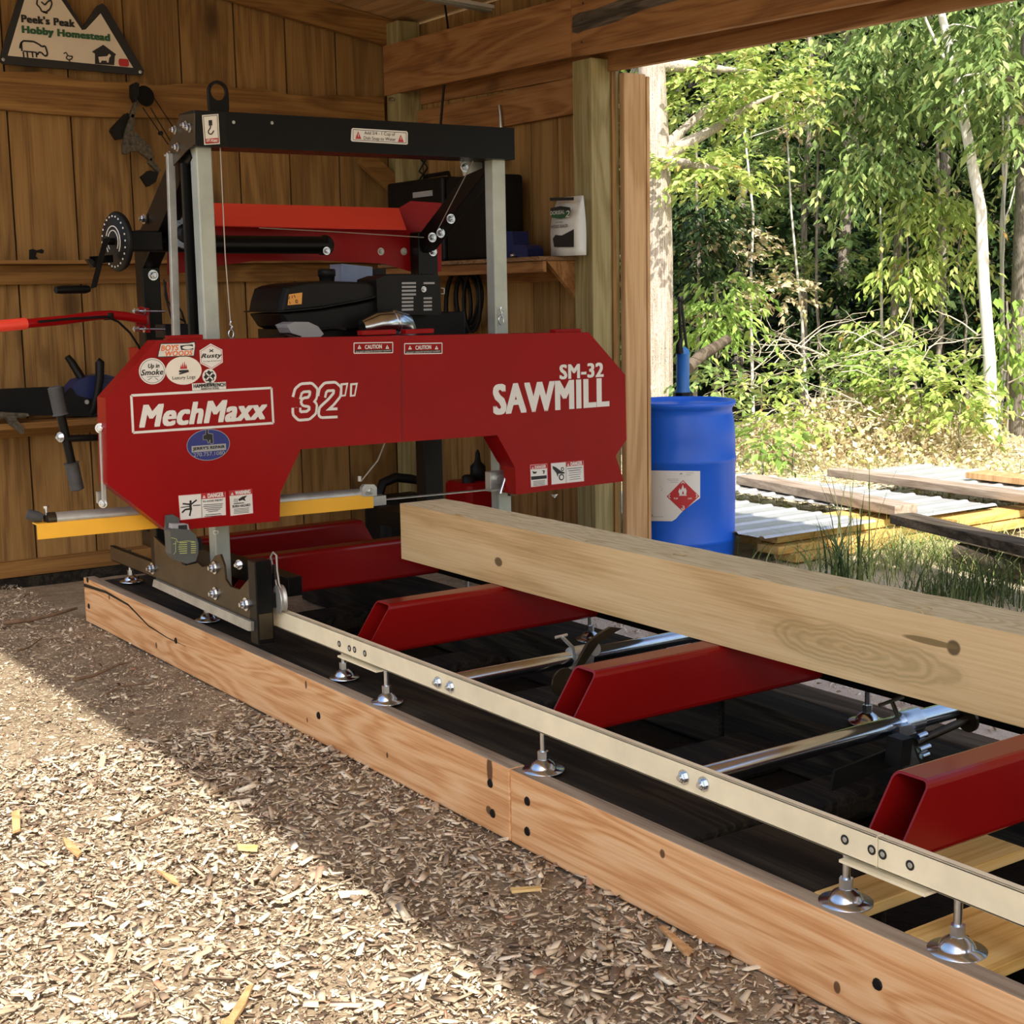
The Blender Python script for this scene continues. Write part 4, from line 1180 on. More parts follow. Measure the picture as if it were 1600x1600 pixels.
# vertical latch strip on the left end of the cover
mb = MB(); mb.beam(P(158,668,1,4.90), P(163,792,1,4.90), (.016,0,0), (0,.012,0))
lt = mb.build('latch_strip', M['galv'], sm, bevel=.002)
MB().bolt(P(157,669,1,4.90), (-.5,-.8,0), .012, .009).build('bolt', M['zinc'], lt); MB().bolt(P(161,787,1,4.90), (-.5,-.8,0), .010, .008).build('bolt', M['zinc'], lt)
mb = MB(); mb.beam(P(156,768,1,4.93), P(157,786,1,4.93), (.022,0,0), (0,.02,0)); mb.build('clip', M['galv'], lt)
# guide arm tube with yellow guard
yg = 5.0
def gz(px):   # line through both visible ends
    return None
g0, g1 = P(74,812,1,yg), P(575,772,1,yg)
mb = MB(); mb.tube([g0, g1], .024, 18); ga = mb.build('guide_arm', M['galv'], sm)
mb = MB(); e0 = P(77,813,1,yg); mb.lathe([(.0255,0),(.0255,.03)], g0+Vector((-.004,0,0)), (1,0,0), 18, 0, False); mb.lathe([(.018,0),(.018,.002)], g0+Vector((-.006,0,0)), (-1,-.05,0), 14, 1, False)
mb.build('arm_end', [M['steel_dark'], M['ink']], ga)
mb = MB(); q0, q1 = P(42,803,1,yg+.02), P(66,810,1,yg+.01)
mb.tube([q0, q0.lerp(q1,.6), q1], [.017,.020,.016], 14); mb.build('end_grip', M['rubber'], ga)
mb = MB(); mb.tube([P(73,806,1,yg), P(72,792,1,yg)], .006, 8); mb.lathe([(.010,0),(.010,.008)], P(72,794,1,yg), (0,0,1), 6, 0, False); mb.build('set_screw', M['zinc'], ga)
mb = MB()
a0, a1 = P(58,829,1,yg-.03), P(583,781,1,yg-.03)
mb.beam(a0+Vector((0,0,-.005)), a1+Vector((0,0,-.005)), (0,.004,0), (0,0,.052)); mb.beam(a0+Vector((0,.025,.02)), a1+Vector((0,.025,.02)), (0,.05,0), (0,0,.004))
mb.build('guard_strip', M['yellow'], ga)
mb = MB()
for k in range(2): pass
mb.prism(px_poly(((566,762),(570,757),(585,757),(589,762),(589,775),(566,776)), 1, yg-.035), (0,.02,0)); mb.bolt(P(577,767,1,yg-.035), (0,-1,0), .012, .012)
mb.tube([P(562,752,1,yg-.01), P(562,744,1,yg-.01)], .008, 8)
mb.box(P(583,776,1,yg-.02), P(596,787,1,yg+.02))
mb.build('blade_guide', M['galv'], ga, bevel=.001)
mb = MB(); mb.tube([P(564,752,1,yg), P(590,720,1,yg), P(602,690,1,yg), P(603,680,1,yg)], .003, 6); mb.build('water_hose', M['twine'], ga)
# blade
s0, s1 = P(590,781,1,yg), P(790,763,1,yg)
MB().beam(s0+Vector((-.06,0,0)), s1+Vector((.15,0,0)), (0,.032,0), (0,0,.0025)).build('saw_blade', M['galv'], sm)
mb = MB(); mb.box(P(766,738,1,yg), P(790,764,1,yg+.04)); mb.lathe([(.022,0),(.022,.03)], P(777,748,1,yg), (0,-1,0), 14)
gd = mb.build('blade_guide', M['galv'], sm, bevel=.002)
mb = MB(); mb.tube([P(793,736,1,yg-.07), P(782,771,1,yg-.07)], .006, 8); mb.build('guide_lever', M['zinc'], gd)
mb = MB(); mb.box(P(797,752,1,yg-.02), P(806,773,1,yg)); mb.build('guide_block', M['steel_dark'], gd)
# ---- near end truck on the rail
xt = 2.06
plate = [(240,838),(262,858),(300,872),(316,886),(326,884),(336,868),(344,866),(350,884),(352,905),(360,917),(374,922),(388,905),(392,972),(300,930),(244,906)]
mb = MB(); mb.prism(px_poly(plate, 0, xt), (.008,0,0)); tp_ = mb.build('truck_plate', M['steel_dark'], sm, bevel=.001)
mb = MB(); mb.prism(px_poly([(240,905),(392,972),(392,986),(388,986),(238,916)], 0, xt-.012), (.02,0,0)); mb.build('truck_rail', M['galv'], tp_)
for p in ((239,888),(336,887),(337,927),(385,944)):
    MB().bolt(P(*p,0,xt), (-1,0,0), .016, .014).build('bolt', M['zinc'], tp_)
MB().bolt(P(374,882,0,xt+.05), (-1,-.4,0), .012, .012).build('bolt', M['zinc'], tp_)
mb = MB()
bx = P(405, 990, 0, xt); y_b = P(403,988,0,xt).y
mb.box((xt, y_b, .262), (xt+.062, y_b+.062, .555)); mb.build('truck_end_tube', M['black'], sm, bevel=.004)
mb = MB(); mb.box((xt+.006, y_b-.0015, .28), (xt+.056, y_b, .37)); mb.build('bare_patch', M['steel_dark'], sm)
mb = MB(); mb.box((2.215, y_b+.07, .40), (2.27, YR+.4, .47)); mb.build('truck_tube', M['black'], sm, bevel=.003)
# pulley with a wire loop
pc = P(438, 936, 0, 2.145)
mb = MB(); mb.lathe([(.048,-.012),(.050,-.008),(.042,-.002),(.042,.002),(.050,.008),(.048,.012)], pc, (1,-.15,0), 28); pu = mb.build('pulley', M['galv'], sm)
mb = MB()
lp = [P(a,b,0,2.145) for a,b in ((433,920),(427,888),(423,870),(427,863),(432,868),(433,890),(436,912),(440,922))]
mb.tube(lp, .0035, 6); mb.build('wire_loop', M['twine'], pu)
mb = MB(); mb.tube([P(429,882,0,2.142), P(431,905,0,2.142)], .009, 8); mb.build('loop_sleeve', M['black_matt'], pu)
MB().box((pc.x-.03, pc.y+.012, pc.z-.03), (pc.x+.03, pc.y+.05, pc.z+.02)).build('pulley_bracket', M['black'], sm)
# far side truck, mostly hidden
MB().box((3.17, 4.55, .355), (3.53, 4.62, .44)).build('far_truck', M['black'], sm)
MB().box((3.40, 4.6, .36), (3.53, 6.1, .44)).build('far_truck', M['black'], sm)
# ---- engine behind the cover
ye_ = 5.18
en = MB()
# fuel tank: lower and upper shells with a flange
def shell(pts, y0, y1, m=0, ins=.02):
    a = px_poly(pts, 1, y0); c = sum(a, Vector())/len(a)
    n = len(a)
    rings = [[p.lerp(c, .06) for p in a], [p + Vector((0, ins, 0)) for p in a], [p + Vector((0, y1-y0-ins, 0)) for p in a], [p.lerp(c,.06) + Vector((0, y1-y0, 0)) for p in a]]
    vs = [p for r_ in rings for p in r_]
    fs = [tuple(range(n)), tuple(range(4*n-1, 3*n-1, -1))]
    for k in range(3): fs += [(k*n+i, (k+1)*n+i, (k+1)*n+(i+1) % n, k*n+(i+1) % n) for i in range(n)]
    return vs, fs
vs, fs = shell([(437,488),(440,470),(446,450),(457,445),(480,441),(520,439),(575,441),(592,446),(598,460),(598,464),(560,472),(500,482)], ye_, ye_+.30)
en.add(vs, fs)
vs, fs = shell([(437,490),(500,484),(560,474),(598,466),(596,500),(560,515),(470,520),(450,510)], ye_+.005, ye_+.30)
en.add(vs, fs, 0)
e = en.build('engine_tank', M['black_matt'], sm, bevel=.006)
mb = MB(); fl = [P(a,b,1,ye_-.012) for a,b in ((432,488),(450,487),(500,482),(560,471),(598,462))]
for a, b in zip(fl[:-1], fl[1:]): mb.prism([a, b, b+Vector((0,0,.005)), a+Vector((0,0,.005))], (0,.3,0))
mb.build('tank_flange', M['black'], e)
FT = Frame((0, ye_-.001, 0), (1,0,0), (0,0,1), .0008)
def ut(px, py): p = P(px, py, 1, ye_); return (p.x, p.z)
def f(mb):
    decal(mb, FT, [ut(451,460), ut(472,457), ut(471,475), ut(449,477)], 1, 0)
    decal(mb, FT, ell(*ut(463,471), .006, .007, 12), 2, 1); decal(mb, FT, ell(*ut(463,471), .003, .003, 12), 3, 0)
    for a, b in (((456,462),(456,466)), ((459,461),(461,465)), ((452,463),(451,468)), ((452,471),(453,475))): pline(mb, FT, [ut(*a), ut(*b)], .003, 2, 1)
sticker('tank_label', ['label_tag', 'ink'], f, 'orange warning label', e)
mb = MB(); mb.lathe([(.030,0),(.032,.02),(.036,.022),(.036,.045),(.03,.05)], P(511,440,1,5.33), (0,0,1), 20); mb.build('fuel_cap', M['black_matt'], e)
mb = MB(); q = px_poly([(533,412),(582,417),(582,441),(533,441)], 1, 5.5); mb.prism(q, (0,.1,0)); ca = mb.build('air_filter', M['pale_blue'], sm, bevel=.006); ca['label'] = 'pale blue housing'
mb = MB(); mb.box(P(582,420,1,5.52), P(598,441,1,5.55)); mb.build('filter_bracket', M['black_matt'], sm)
# muffler guard with slots
mb = MB()
mb.prism(px_poly([(588,436),(605,430),(684,429),(687,434),(690,492),(590,492)], 1, ye_-.02), (0,.16,0)); mg = mb.build('muffler_guard', M['black_matt'], sm, bevel=.008)
for k in range(8):
    y_ = 441 + k*5.9
    for x0, x1 in ((628,646),(662,675)):
        if k in (1,2,3) and x0 == 662: continue
        A, B = P(x0,y_,1,ye_-.021), P(x1+ (4 if k < 4 else 0),y_+2.8,1,ye_-.021)
        MB().box(A, (B.x, A.y+.002, B.z)).build('guard_slot', M['grey_ink'], mg)
MB().bolt(P(662,452,1,ye_-.022), (0,-1,0), .008, .006).build('bolt', M['zinc'], mg)
mb = MB()
for k in range(14):
    a = P(610+k*5, 429.5, 1, ye_); mb.box((a.x, ye_+.0, a.z-.004), (a.x+.006, ye_+.13, a.z+.004))
mb.build('guard_ribs', M['black_matt'], mg)
mb = MB(); mb.tube([P(689,450,1,5.2), P(694,451,1,5.2), P(694,459,1,5.2), P(689,459,1,5.2)], .003, 6); mb.build('wire_clip', M['galv'], mg)
mb = MB(); mb.box(P(598,490,1,5.25), P(690,528,1,5.45)); mb.build('engine_block', M['black_matt'], sm, bevel=.01)
mb = MB(); mb.tube([P(566,512,1,5.1), P(590,506,1,5.1), P(612,504,1,5.1), P(630,508,1,5.12), P(640,520,1,5.14)], [.03,.046,.052,.05,.035], 20); ex = mb.build('exhaust_pipe', M['chrome'], sm)
mb = MB(); mb.lathe([(.052,-.008),(.055,0),(.052,.008)], P(615,504,1,5.1), (1,.05,.1), 20); mb.build('exhaust_clamp', M['zinc'], ex)
mb = MB(); mb.prism(px_poly([(448,508),(460,503),(482,503),(497,510),(506,522),(500,527),(470,527),(455,520)], 1, 5.1), (0,.1,0)); mb.build('carburettor', M['grey_ink'], sm, bevel=.012)
mb = MB(); mb.tube([P(418,527,1,5.1), P(434,522,1,5.08), P(452,521,1,5.08), P(470,526,1,5.1)], .003, 6); mb.build('fuel_line', M['black_matt'], sm); mb = MB(); mb.tube([P(500,515,1,5.12), P(520,512,1,5.12), P(540,515,1,5.12)], .006, 6); mb.build('fuel_line', M['black_matt'], sm)
mb = MB(); mb.box(P(446,515,1,5.2), P(600,530,1,5.45)); mb.build('engine_base', M['black'], sm)
# structure joining cover and posts behind
MB().box((1.95, 4.94, .99), (3.75, 5.045, 1.10)).build('head_frame', M['black'], sm)
MB().box((2.02, 5.115, 1.20), (3.65, 5.55, 1.265)).build('engine_deck', M['red'], sm)
# ---------------------------------------------------------------- laser level clipped under the cover
lv = thing('laser_level', 'grey green laser level on a bracket under the left end of the red cover', 'laser level', P(285, 880, 1, 4.79))
yl = 4.80
mb = MB(); mb.prism(px_poly([(260,806),(270,804),(280,810),(282,830),(272,872),(264,868),(259,830)], 1, yl+.03), (0,.016,0)); mb.build('bracket', M['laser'], lv, bevel=.003)
mb = MB(); mb.prism(px_poly([(266,830),(272,826),(296,828),(306,836),(310,848),(310,864),(306,877),(292,881),(276,876),(268,866)], 1, yl-.03), (0,.055,0)); bd = mb.build('body', M['laser'], lv, bevel=.006, seg=3)
mb = MB(); mb.prism(px_poly([(269,828),(270,819),(294,819),(296,828)], 1, yl-.02), (0,.035,0)); mb.build('lens_window', M['grey_ink'], lv, bevel=.002)
mb = MB(); mb.prism(px_poly([(279,821),(292,820),(293,827),(279,827)], 1, yl-.022), (0,.003,0)); mb.build('lens', M['ink'], lv)
FL = Frame((0, yl-.0315, 0), (1,0,0), (0,0,1), .0008)
def ul(px, py): p = P(px, py, 1, yl-.03); return (p.x, p.z)
def f(mb):
    pline(mb, FL, [ul(a,b) for a,b in ((267,840),(275,842),(277,847),(291,845),(303,846))], .0018, 1, 0)
    for k in range(6):
        yy = 848 + k*3.3; ins = abs(k-2.2)*.9
        pline(mb, FL, [ul(278+ins,yy), ul(292,yy-.6)], .0028, 1, 0); pline(mb, FL, [ul(298,yy-.8), ul(306-ins*.3,yy-1.2)], .0028, 1, 0)
    outline(mb, FL, rr(ul(292,0)[0], ul(0+295,839)[1], ul(300,0)[0], ul(295,834)[1], .003, 3), .0015, 1, 1)
    pline(mb, FL, [ul(270,850), ul(275,849)], .0018, 1, 0); pline(mb, FL, [ul(271,866), ul(274,862), ul(274,845)], .0018, 1, 0)
sticker('trim', ['lime', 'white'], f, 'lime green lines', bd)
mb = MB(); mb.prism(px_poly([(286,877),(308,874),(308,880),(290,884)], 1, yl-.025), (0,.03,0)); mb.build('tripod_socket', M['black_matt'], lv)
mb = MB(); mb.box(P(308,842,1,yl-.01), P(313,858,1,yl+.01)); mb.build('side_catch', M['black_matt'], lv)
# ---------------------------------------------------------------- things in the shed
# farm sign on the back wall
YS = YW - .02
sg = thing('sign', 'white mountain shaped farm sign with a thick black border hung on the back wall', 'sign', P(100, 60, 1, YS))
so = [(0,95),(3,80),(28,0),(56,-64),(75,-62),(104,0),(130,42),(152,9),(160,5),(166,10),(225,110),(224,117),(216,117),(6,100)]
mb = MB(); mb.prism(px_poly(so, 1, YS), (0,.018,0)); mb.build('border', M['ink'], sg, bevel=.003)
FS = Frame((0, YS, 0), (1,0,0), (0,0,1), .0012)
def us(px, py): p = P(px, py, 1, YS); return (p.x, p.z)
def rs(x0,y0,x1,y1): return rc(x0,y0,x1,y1,YS)
mb = MB()
decal(mb, FS, [us(*p) for p in ((12,87),(38,0),(60,-50),(70,-50),(96,0),(128,47),(134,46),(157,21),(208,106))], 1, 0)
mb.build('face', M['sign_face'], sg)
def slant(mb, txt, a, b, h, m, lay):
    """lettering along a sloping base line a-b"""
    A, B = Vector(us(*a)), Vector(us(*b)); d = (B-A); L_ = d.length
    fr = Frame(FS.o + Vector((A.x, 0, A.y)), Vector((d.x, 0, d.y)), Vector((-d.y, 0, d.x)), .0012)
    mb.text(txt, fr, (0, 0, L_, h), lay, m, 0, .08)
mb = MB(); slant(mb, "Peek's Peak", (33,35), (117,43), .040, 0, 3); o = mb.build('lettering', M['ink'], sg); o['label'] = 'black lettering'
mb = MB(); slant(mb, 'Hobby Homestead', (34,55), (172,68), .048, 0, 3); o = mb.build('lettering', M['green_ink'], sg); o['label'] = 'dark green lettering'
mb = MB()
cow = [(34,80),(33,67),(36,64),(52,65),(60,69),(65,73),(70,72),(72,77),(74,84),(72,88),(69,87),(64,82),(60,82),(58,86)]
pline(mb, FS, [us(*p) for p in cow], .009, 3); pline(mb, FS, [us(*p) for p in ((33,66),(31,72),(31,76))], .009, 3)
for x in (36,42,50,56): pline(mb, FS, [us(x,81), us(x+1,90)], .008, 3)
pline(mb, FS, [us(36,80), us(56,82)], .007, 3)
o = mb.build('cow_picture', M['ink'], sg)
mb = MB(); pline(mb, FS, [us(*p) for p in ((99,84),(103,82),(105,86),(108,88),(113,88),(112,92),(107,94),(103,91),(105,87))], .006, 3); pline(mb, FS, [us(108,94), us(109,97)], .006, 3); mb.build('duck_picture', M['ink'], sg)
mb = MB(); pline(mb, FS, [us(*p) for p in ((58,0),(57,7),(62,12),(65,18),(72,19),(78,14),(81,6),(79,0),(74,3),(70,8),(64,3))], .008, 3); pline(mb, FS, [us(67,19), us(74,21)], .008, 3); mb.build('hen_picture', M['ink'], sg)
mb = MB(); decal(mb, FS, [us(*p) for p in ((148,100),(148,84),(143,81),(161,70),(181,85),(179,88),(178,102))], 3)
o = mb.build('barn_picture', M['ink'], sg)
mb = MB(); decal(mb, FS, [us(*p) for p in ((153,89),(167,88),(170,84),(173,87),(170,91),(169,98),(167,98),(166,95),(158,95),(157,98),(155,98))], 4); mb.build('goat_picture', M['sign_face'], o.parent)
mb = MB(); q = rs(185,92,201,104); decal(mb, FS, rr(q[0],q[1],q[2],q[3],.012), 3); mb.build('apple_picture', M['red_ink'], sg)
mb = MB(); mb.bolt(P(5,93,1,YS), (0,-1,0), .006, .003); mb.build('screw', M['zinc'], sg)
mb = MB(); mb.bolt(P(219,112.5,1,YS), (0,-1,0), .006, .003); mb.build('screw', M['zinc'], sg)
# compound bow hung below the sign
yb2 = 7.70
bw = thing('compound_bow', 'camouflage compound bow with a black quiver hanging on the back wall', 'bow', P(215, 200, 1, yb2))
mb = MB()
mb.prism(px_poly([(206,178),(211,180),(209,205),(218,212),(228,222),(236,231),(241,246),(236,252),(228,245),(216,236),(204,236),(200,241),(193,240),(192,228),(196,205)], 1, yb2), (0,.03,0)); mb.build('riser', M['camo'], bw, bevel=.004)
mb = MB(); mb.prism(px_poly([(218,140),(222,141),(212,175),(209,184),(203,182),(207,170)], 1, yb2), (0,.03,0)); mb.build('limb', M['camo'], bw, bevel=.003)
mb = MB(); mb.prism(px_poly([(236,246),(252,266),(248,270),(232,254)], 1, yb2), (0,.03,0)); mb.build('limb', M['camo'], bw, bevel=.003)
mb = MB(); mb.lathe([(.05,-.01),(.055,0),(.05,.01)], P(227,150,1,yb2+.01), (.25,-1,.1), 20); mb.build('cam_wheel', M['black_matt'], bw)
mb = MB(); mb.prism(px_poly([(207,132),(213,128),(218,131),(217,150),(212,160),(207,150)], 1, yb2-.03), (0,.05,0)); mb.build('quiver_hood', M['black_matt'], bw, bevel=.008)
mb = MB(); mb.prism(px_poly([(222,276),(234,266),(248,270),(244,284),(232,292)], 1, yb2-.01), (0,.04,0)); mb.build('cam_wheel', M['black_matt'], bw, bevel=.006)
mb = MB(); mb.prism(px_poly([(199,176),(204,180),(196,216),(184,218),(175,204),(177,199)], 1, yb2+.02), (0,.05,0)); mb.build('quiver', M['black_matt'], bw, bevel=.006)
for pts in (((240,152),(271,199)), ((223,168),(263,226)), ((235,168),(266,220))):
    mb = MB(); mb.tube([P(a,b,1,yb2+.01) for a,b in pts], .003, 5); mb.build('bow_string', M['black_matt'], bw)
mb = MB(); mb.lathe([(.012,-.01),(.012,.01)], P(251,208,1,yb2+.01), (0,-1,0), 8); mb.build('string_silencer', M['black_matt'], bw)
# black hook on the middle ledge
hk = MB()
hk.prism(px_poly([(48,405),(48,390),(52,389),(57,391),(63,390),(65,389),(69,391),(68,396),(64,395),(58,394),(56,400),(60,405)], 1, 7.71), (0,.03,0))
tag(hk.build('clamp', M['black_matt'], bevel=.003), 'small black hook shaped clamp standing on the middle wall ledge', 'clamp')
# chainsaw on the lower ledge
yc2 = 7.66
ch = thing('chainsaw', 'blue chainsaw with black handles and bar cover on the lower wall ledge', 'chainsaw', (P(140,650,1,yc2).x, yc2, .837))
mb = MB(); mb.prism(px_poly([(112,648),(110,622),(113,604),(122,594),(140,588),(165,585),(185,590),(205,602),(205,650)], 1, yc2), (0,.13,0)); mb.build('body', M['blue_dark'], ch, bevel=.02, seg=3)
mb = MB(); mb.prism(px_poly([(104,650),(100,620),(112,606),(120,618),(150,625),(152,640),(150,651)], 1, yc2-.02), (0,.03,0)); mb.build('clutch_cover', M['black_matt'], ch, bevel=.008)
mb = MB(); mb.tube([P(105,557,1,yc2+.1), P(112,566,1,yc2+.1), P(122,582,1,yc2+.08), P(130,594,1,yc2+.06)], [.016,.02,.022,.02], 10); mb.build('hand_guard', M['black_matt'], ch)
mb = MB(); mb.tube([P(152,563,1,yc2-.03), P(156,566,1,yc2-.035), P(156,590,1,yc2-.04), P(152,615,1,yc2-.04), P(146,640,1,yc2-.02), P(140,650,1,yc2)], [.018,.024,.022,.020,.018,.016], 12); mb.build('front_handle', M['black_matt'], ch)
mb = MB(); mb.prism(px_poly([(-40,610),(100,604),(102,648),(-40,652)], 1, yc2), (0,.05,0)); mb.build('bar_cover', M['black_matt'], ch, bevel=.006)
for k in range(4):
    mb = MB(); a = P(162+k*2,592+k*6,1,yc2-.001); b = P(182+k*2,590+k*6,1,yc2-.001); mb.beam(a, b, (0,.004,0), (0,0,.006)); mb.build('vent_slot', M['ink'], ch)
mb = MB(); mb.lathe([(.012,0),(.012,.01)], P(135,628,1,yc2-.02), (0,-1,0), 8); mb.build('bar_nut', M['galv'], ch)
gl = MB()
gl.prism(px_poly([(-20,642),(20,645),(44,646),(46,650),(34,653),(20,653),(-20,655)], 1, 7.57), (0,.05,0)); gl.prism(px_poly([(13,656),(26,655),(38,670),(37,678),(33,678),(15,664)], 1, 7.55), (0,.03,0))
gl.prism(px_poly([(8,650),(26,650),(26,658),(13,660)], 1, 7.555), (0,.05,0))
tag(gl.build('glove', M['camo'], bevel=.008), 'limp brown work glove hanging over the lower ledge at the left edge', 'glove')
# right wall shelf: cases, tool, bag
xs_ = 4.47
def pz(px, py): return P(px, py, 0, xs_)
def case(name, px0, py0, px1, py1, xd, lab, cat, mat, zb=1.6245, extra=None):
    a, b = pz(px0, py0), pz(px1, py0)
    t = thing(name, lab, cat, (xs_, (a.y+b.y)/2, zb))
    z1 = a.z
    MB().box((xs_-xd/2, b.y, zb), (xs_+xd/2, a.y, z1)).build('case_body', mat, t, bevel=.018, seg=3)
    return t, a.y, b.y, z1
t, ya_, yb_, z1 = case('tool_case', 634, 288, 722, 400, .26, 'low black tool case on the shelf in the corner behind the red panel', 'case', M['black_matt'])
MB().box((xs_-.134, yb_+.1, z1-.10), (xs_-.128, ya_-.3, z1-.07)).build('badge', M['grey_ink'], t)
MB().tube([(xs_, ya_-.2, z1-.01), (xs_, ya_-.22, z1+.03), (xs_, yb_+.14, z1+.03), (xs_, yb_+.12, z1-.01)], .012, 8).build('handle', M['black_matt'], t)
t, ya_, yb_, z1 = case('speaker_case', 724, 280, 789, 395, .24, 'tall black case beside the right guide post on the shelf', 'case', M['black_matt'])
MB().tube([(xs_, ya_-.1, z1-.01), (xs_, ya_-.11, z1+.02), (xs_, yb_+.11, z1+.02), (xs_, yb_+.1, z1-.01)], .009, 8).build('handle', M['black_matt'], t)
dt = thing('power_tool', 'dark blue power tool on the shelf right of the zinc guide post', 'tool', (xs_, pz(815,390).y, 1.6245))
mb = MB(); q = [pz(*p) for p in ((796,388),(796,372),(800,346),(812,345),(815,366),(832,367),(836,372),(837,386))]
zfix = 1.6245 - min(p.z for p in q)
mb.prism([p+Vector((-.05,0,zfix)) for p in q], (.10,0,0)); mb.build('tool_body', M['blue_dark'], dt, bevel=.012, seg=3)
mb = MB(); mb.lathe([(.012,0),(.015,.02),(.006,.03)], pz(818,383)+Vector((-.055,0,zfix)), (-1,-.2,0), 12); mb.build('chuck', M['zinc'], dt)
# sealer bag
xb_ = 4.42
sb = thing('sealer_bag', 'upright white sealer bag with a green badge at the end of the shelf', 'bag', (xb_, P(878,390,0,xb_).y, 1.6245))
a, b = P(860, 309, 0, xb_), P(897, 309, 0, xb_)
c = P(878, 386, 0, xb_)
mb = MB()
n = 9
vs = []
for k in range(n):
    t = k/(n-1); z = 1.6245 + t*(a.z-1.6245); th = .055*math.sin(min(1, (1-t)*1.15+.02)*PI*.62)+.006
    vs += [(xb_+.055-th, b.y+.004*math.sin(t*6), z), (xb_+.055-th*1.15, (a.y+b.y)/2, z), (xb_+.055-th, a.y-.004*math.sin(t*6), z), (xb_+.055+th*.3, a.y, z), (xb_+.055+th*.3, b.y, z)]
fs = [(k*5+i, k*5+(i+1) % 5, k*5+5+(i+1) % 5, k*5+5+i) for k in range(n-1) for i in range(5)] + [(4,3,2,1,0), tuple(range((n-1)*5, n*5))]
mb.add(vs, fs, 0, True); bag = mb.build('bag', M['bag'], sb)
xf = xb_ - .016
FG = Frame((xf, 0, 0), (0,-1,0), (0,0,1), .0012)
def ug(px, py): p = P(px, py, 0, xf); return (-p.y, p.z)
def rg(x0,y0,x1,y1):
    mx, my = (x0+x1)/2, (y0+y1)/2
    return (ug(x0,my)[0], ug(mx,y1)[1], ug(x1,my)[0], ug(mx,y0)[1])
mb = MB()
decal(mb, FG, [ug(*p) for p in ((859,309),(897,308),(897,313),(860,314))], 1, 0)
decal(mb, FG, [ug(*p) for p in ((866,386),(864,373),(868,367),(878,368),(897,358),(897,386))], 1, 0)
decal(mb, FG, [ug(*p) for p in ((861,325),(876,322),(891,324),(892,331),(888,339),(876,342),(863,340),(860,333))], 1, 1)
decal(mb, FG, [ug(*p) for p in ((861,325),(876,322),(891,324),(892,330),(876,329),(860,332))], 2, 0)
mb.text('DORSEAL', FG, rg(861,329,883,335), 3, 2, 0, .01); mb.text('2', FG, rg(884,329,891,339), 3, 2, .2, .01)
mb.text('WOOD', FG, rg(868,346,880,348.5), 2, 0); mb.text('WOOD SEALER', FG, rg(861,351,888,356), 2, 0, 0, .02)
o = mb.build('print', [M['ink'], M['green_ink'], M['white']], bag)
# coiled cable on the right wall
xk = 4.58
cb = thing('cable_coil', 'big coil of black cable hanging on the wall under the shelf', 'cable', P(722, 430, 0, xk))
r = random.Random(4)
for k, (cx, cy, a_, b_) in enumerate(((716,474,20,52),(722,472,27,50),(729,466,18,42),(733,468,20,46),(712,480,14,54),(738,470,13,48))):
    lp = []
    for i in range(26):
        t = 2*PI*i/26
        p = P(cx + a_*math.cos(t)*(1+.05*math.sin(3*t+k)), cy + b_*math.sin(t), 0, xk - .006*k); lp.append(p)
    mb = MB(); mb.tube(lp, .011, 8, closed=True); mb.build('cable_loop', M['black_matt'], cb)
mb = MB(); mb.tube([P(718,424,0,4.62), P(718,424,0,4.55), P(718,421,0,4.545)], .005, 6); mb.build('hook', M['galv'], cb)
# things seen under the cover, by the back wall
bgx = thing('tool_bag', 'black tool bag with a round handle on the floor by the back wall', 'bag', (4.10, 7.25, -.05))
q0, q1 = P(585,835,1,7.3), P(735,775,1,7.3)
mb = MB(); mb.box((q0.x, 7.2, -.05), (P(668,790,1,7.3).x, 7.45, P(640,776,1,7.2).z)); mb.build('bag_body', M['black_matt'], bgx, bevel=.06, seg=4)
mb = MB(); mb.tube([P(592,775,1,7.3), P(598,755,1,7.3), P(618,746,1,7.3), P(640,748,1,7.3), P(660,752,1,7.3), P(668,775,1,7.3)], .028, 10); mb.build('bag_handle', M['black_matt'], bgx)
ob = thing('oil_bottle', 'small black oil bottle on the red can by the right wall', 'bottle', P(747,748,1,6.9))
bz = P(747,749,1,6.9)
mb = MB(); mb.lathe([(.038,0),(.045,.01),(.045,.075),(.02,.10),(.014,.13)], bz, (0,0,1), 16); mb.build('bottle', M['black_matt'], ob)
mb = MB(); mb.lathe([(.016,.128),(.014,.15),(.004,.17)], bz, (0,0,1), 10); mb.build('cap', M['black_matt'], ob)
fc = thing('fuel_can', 'dark red fuel can standing by the right wall behind the saw', 'can', (bz.x, 6.9, -.05))
mb = MB(); mb.box((bz.x-.15, 6.77, -.05), (bz.x+.12, 7.03, bz.z-.002)); mb.build('can_body', M['red'], fc, bevel=.03, seg=3)
mb = MB(); mb.lathe([(.035,-.012),(.035,.03),(.02,.04)], (bz.x-.10, 6.85, bz.z), (0,0,1), 14); mb.build('can_cap', M['black_matt'], fc)
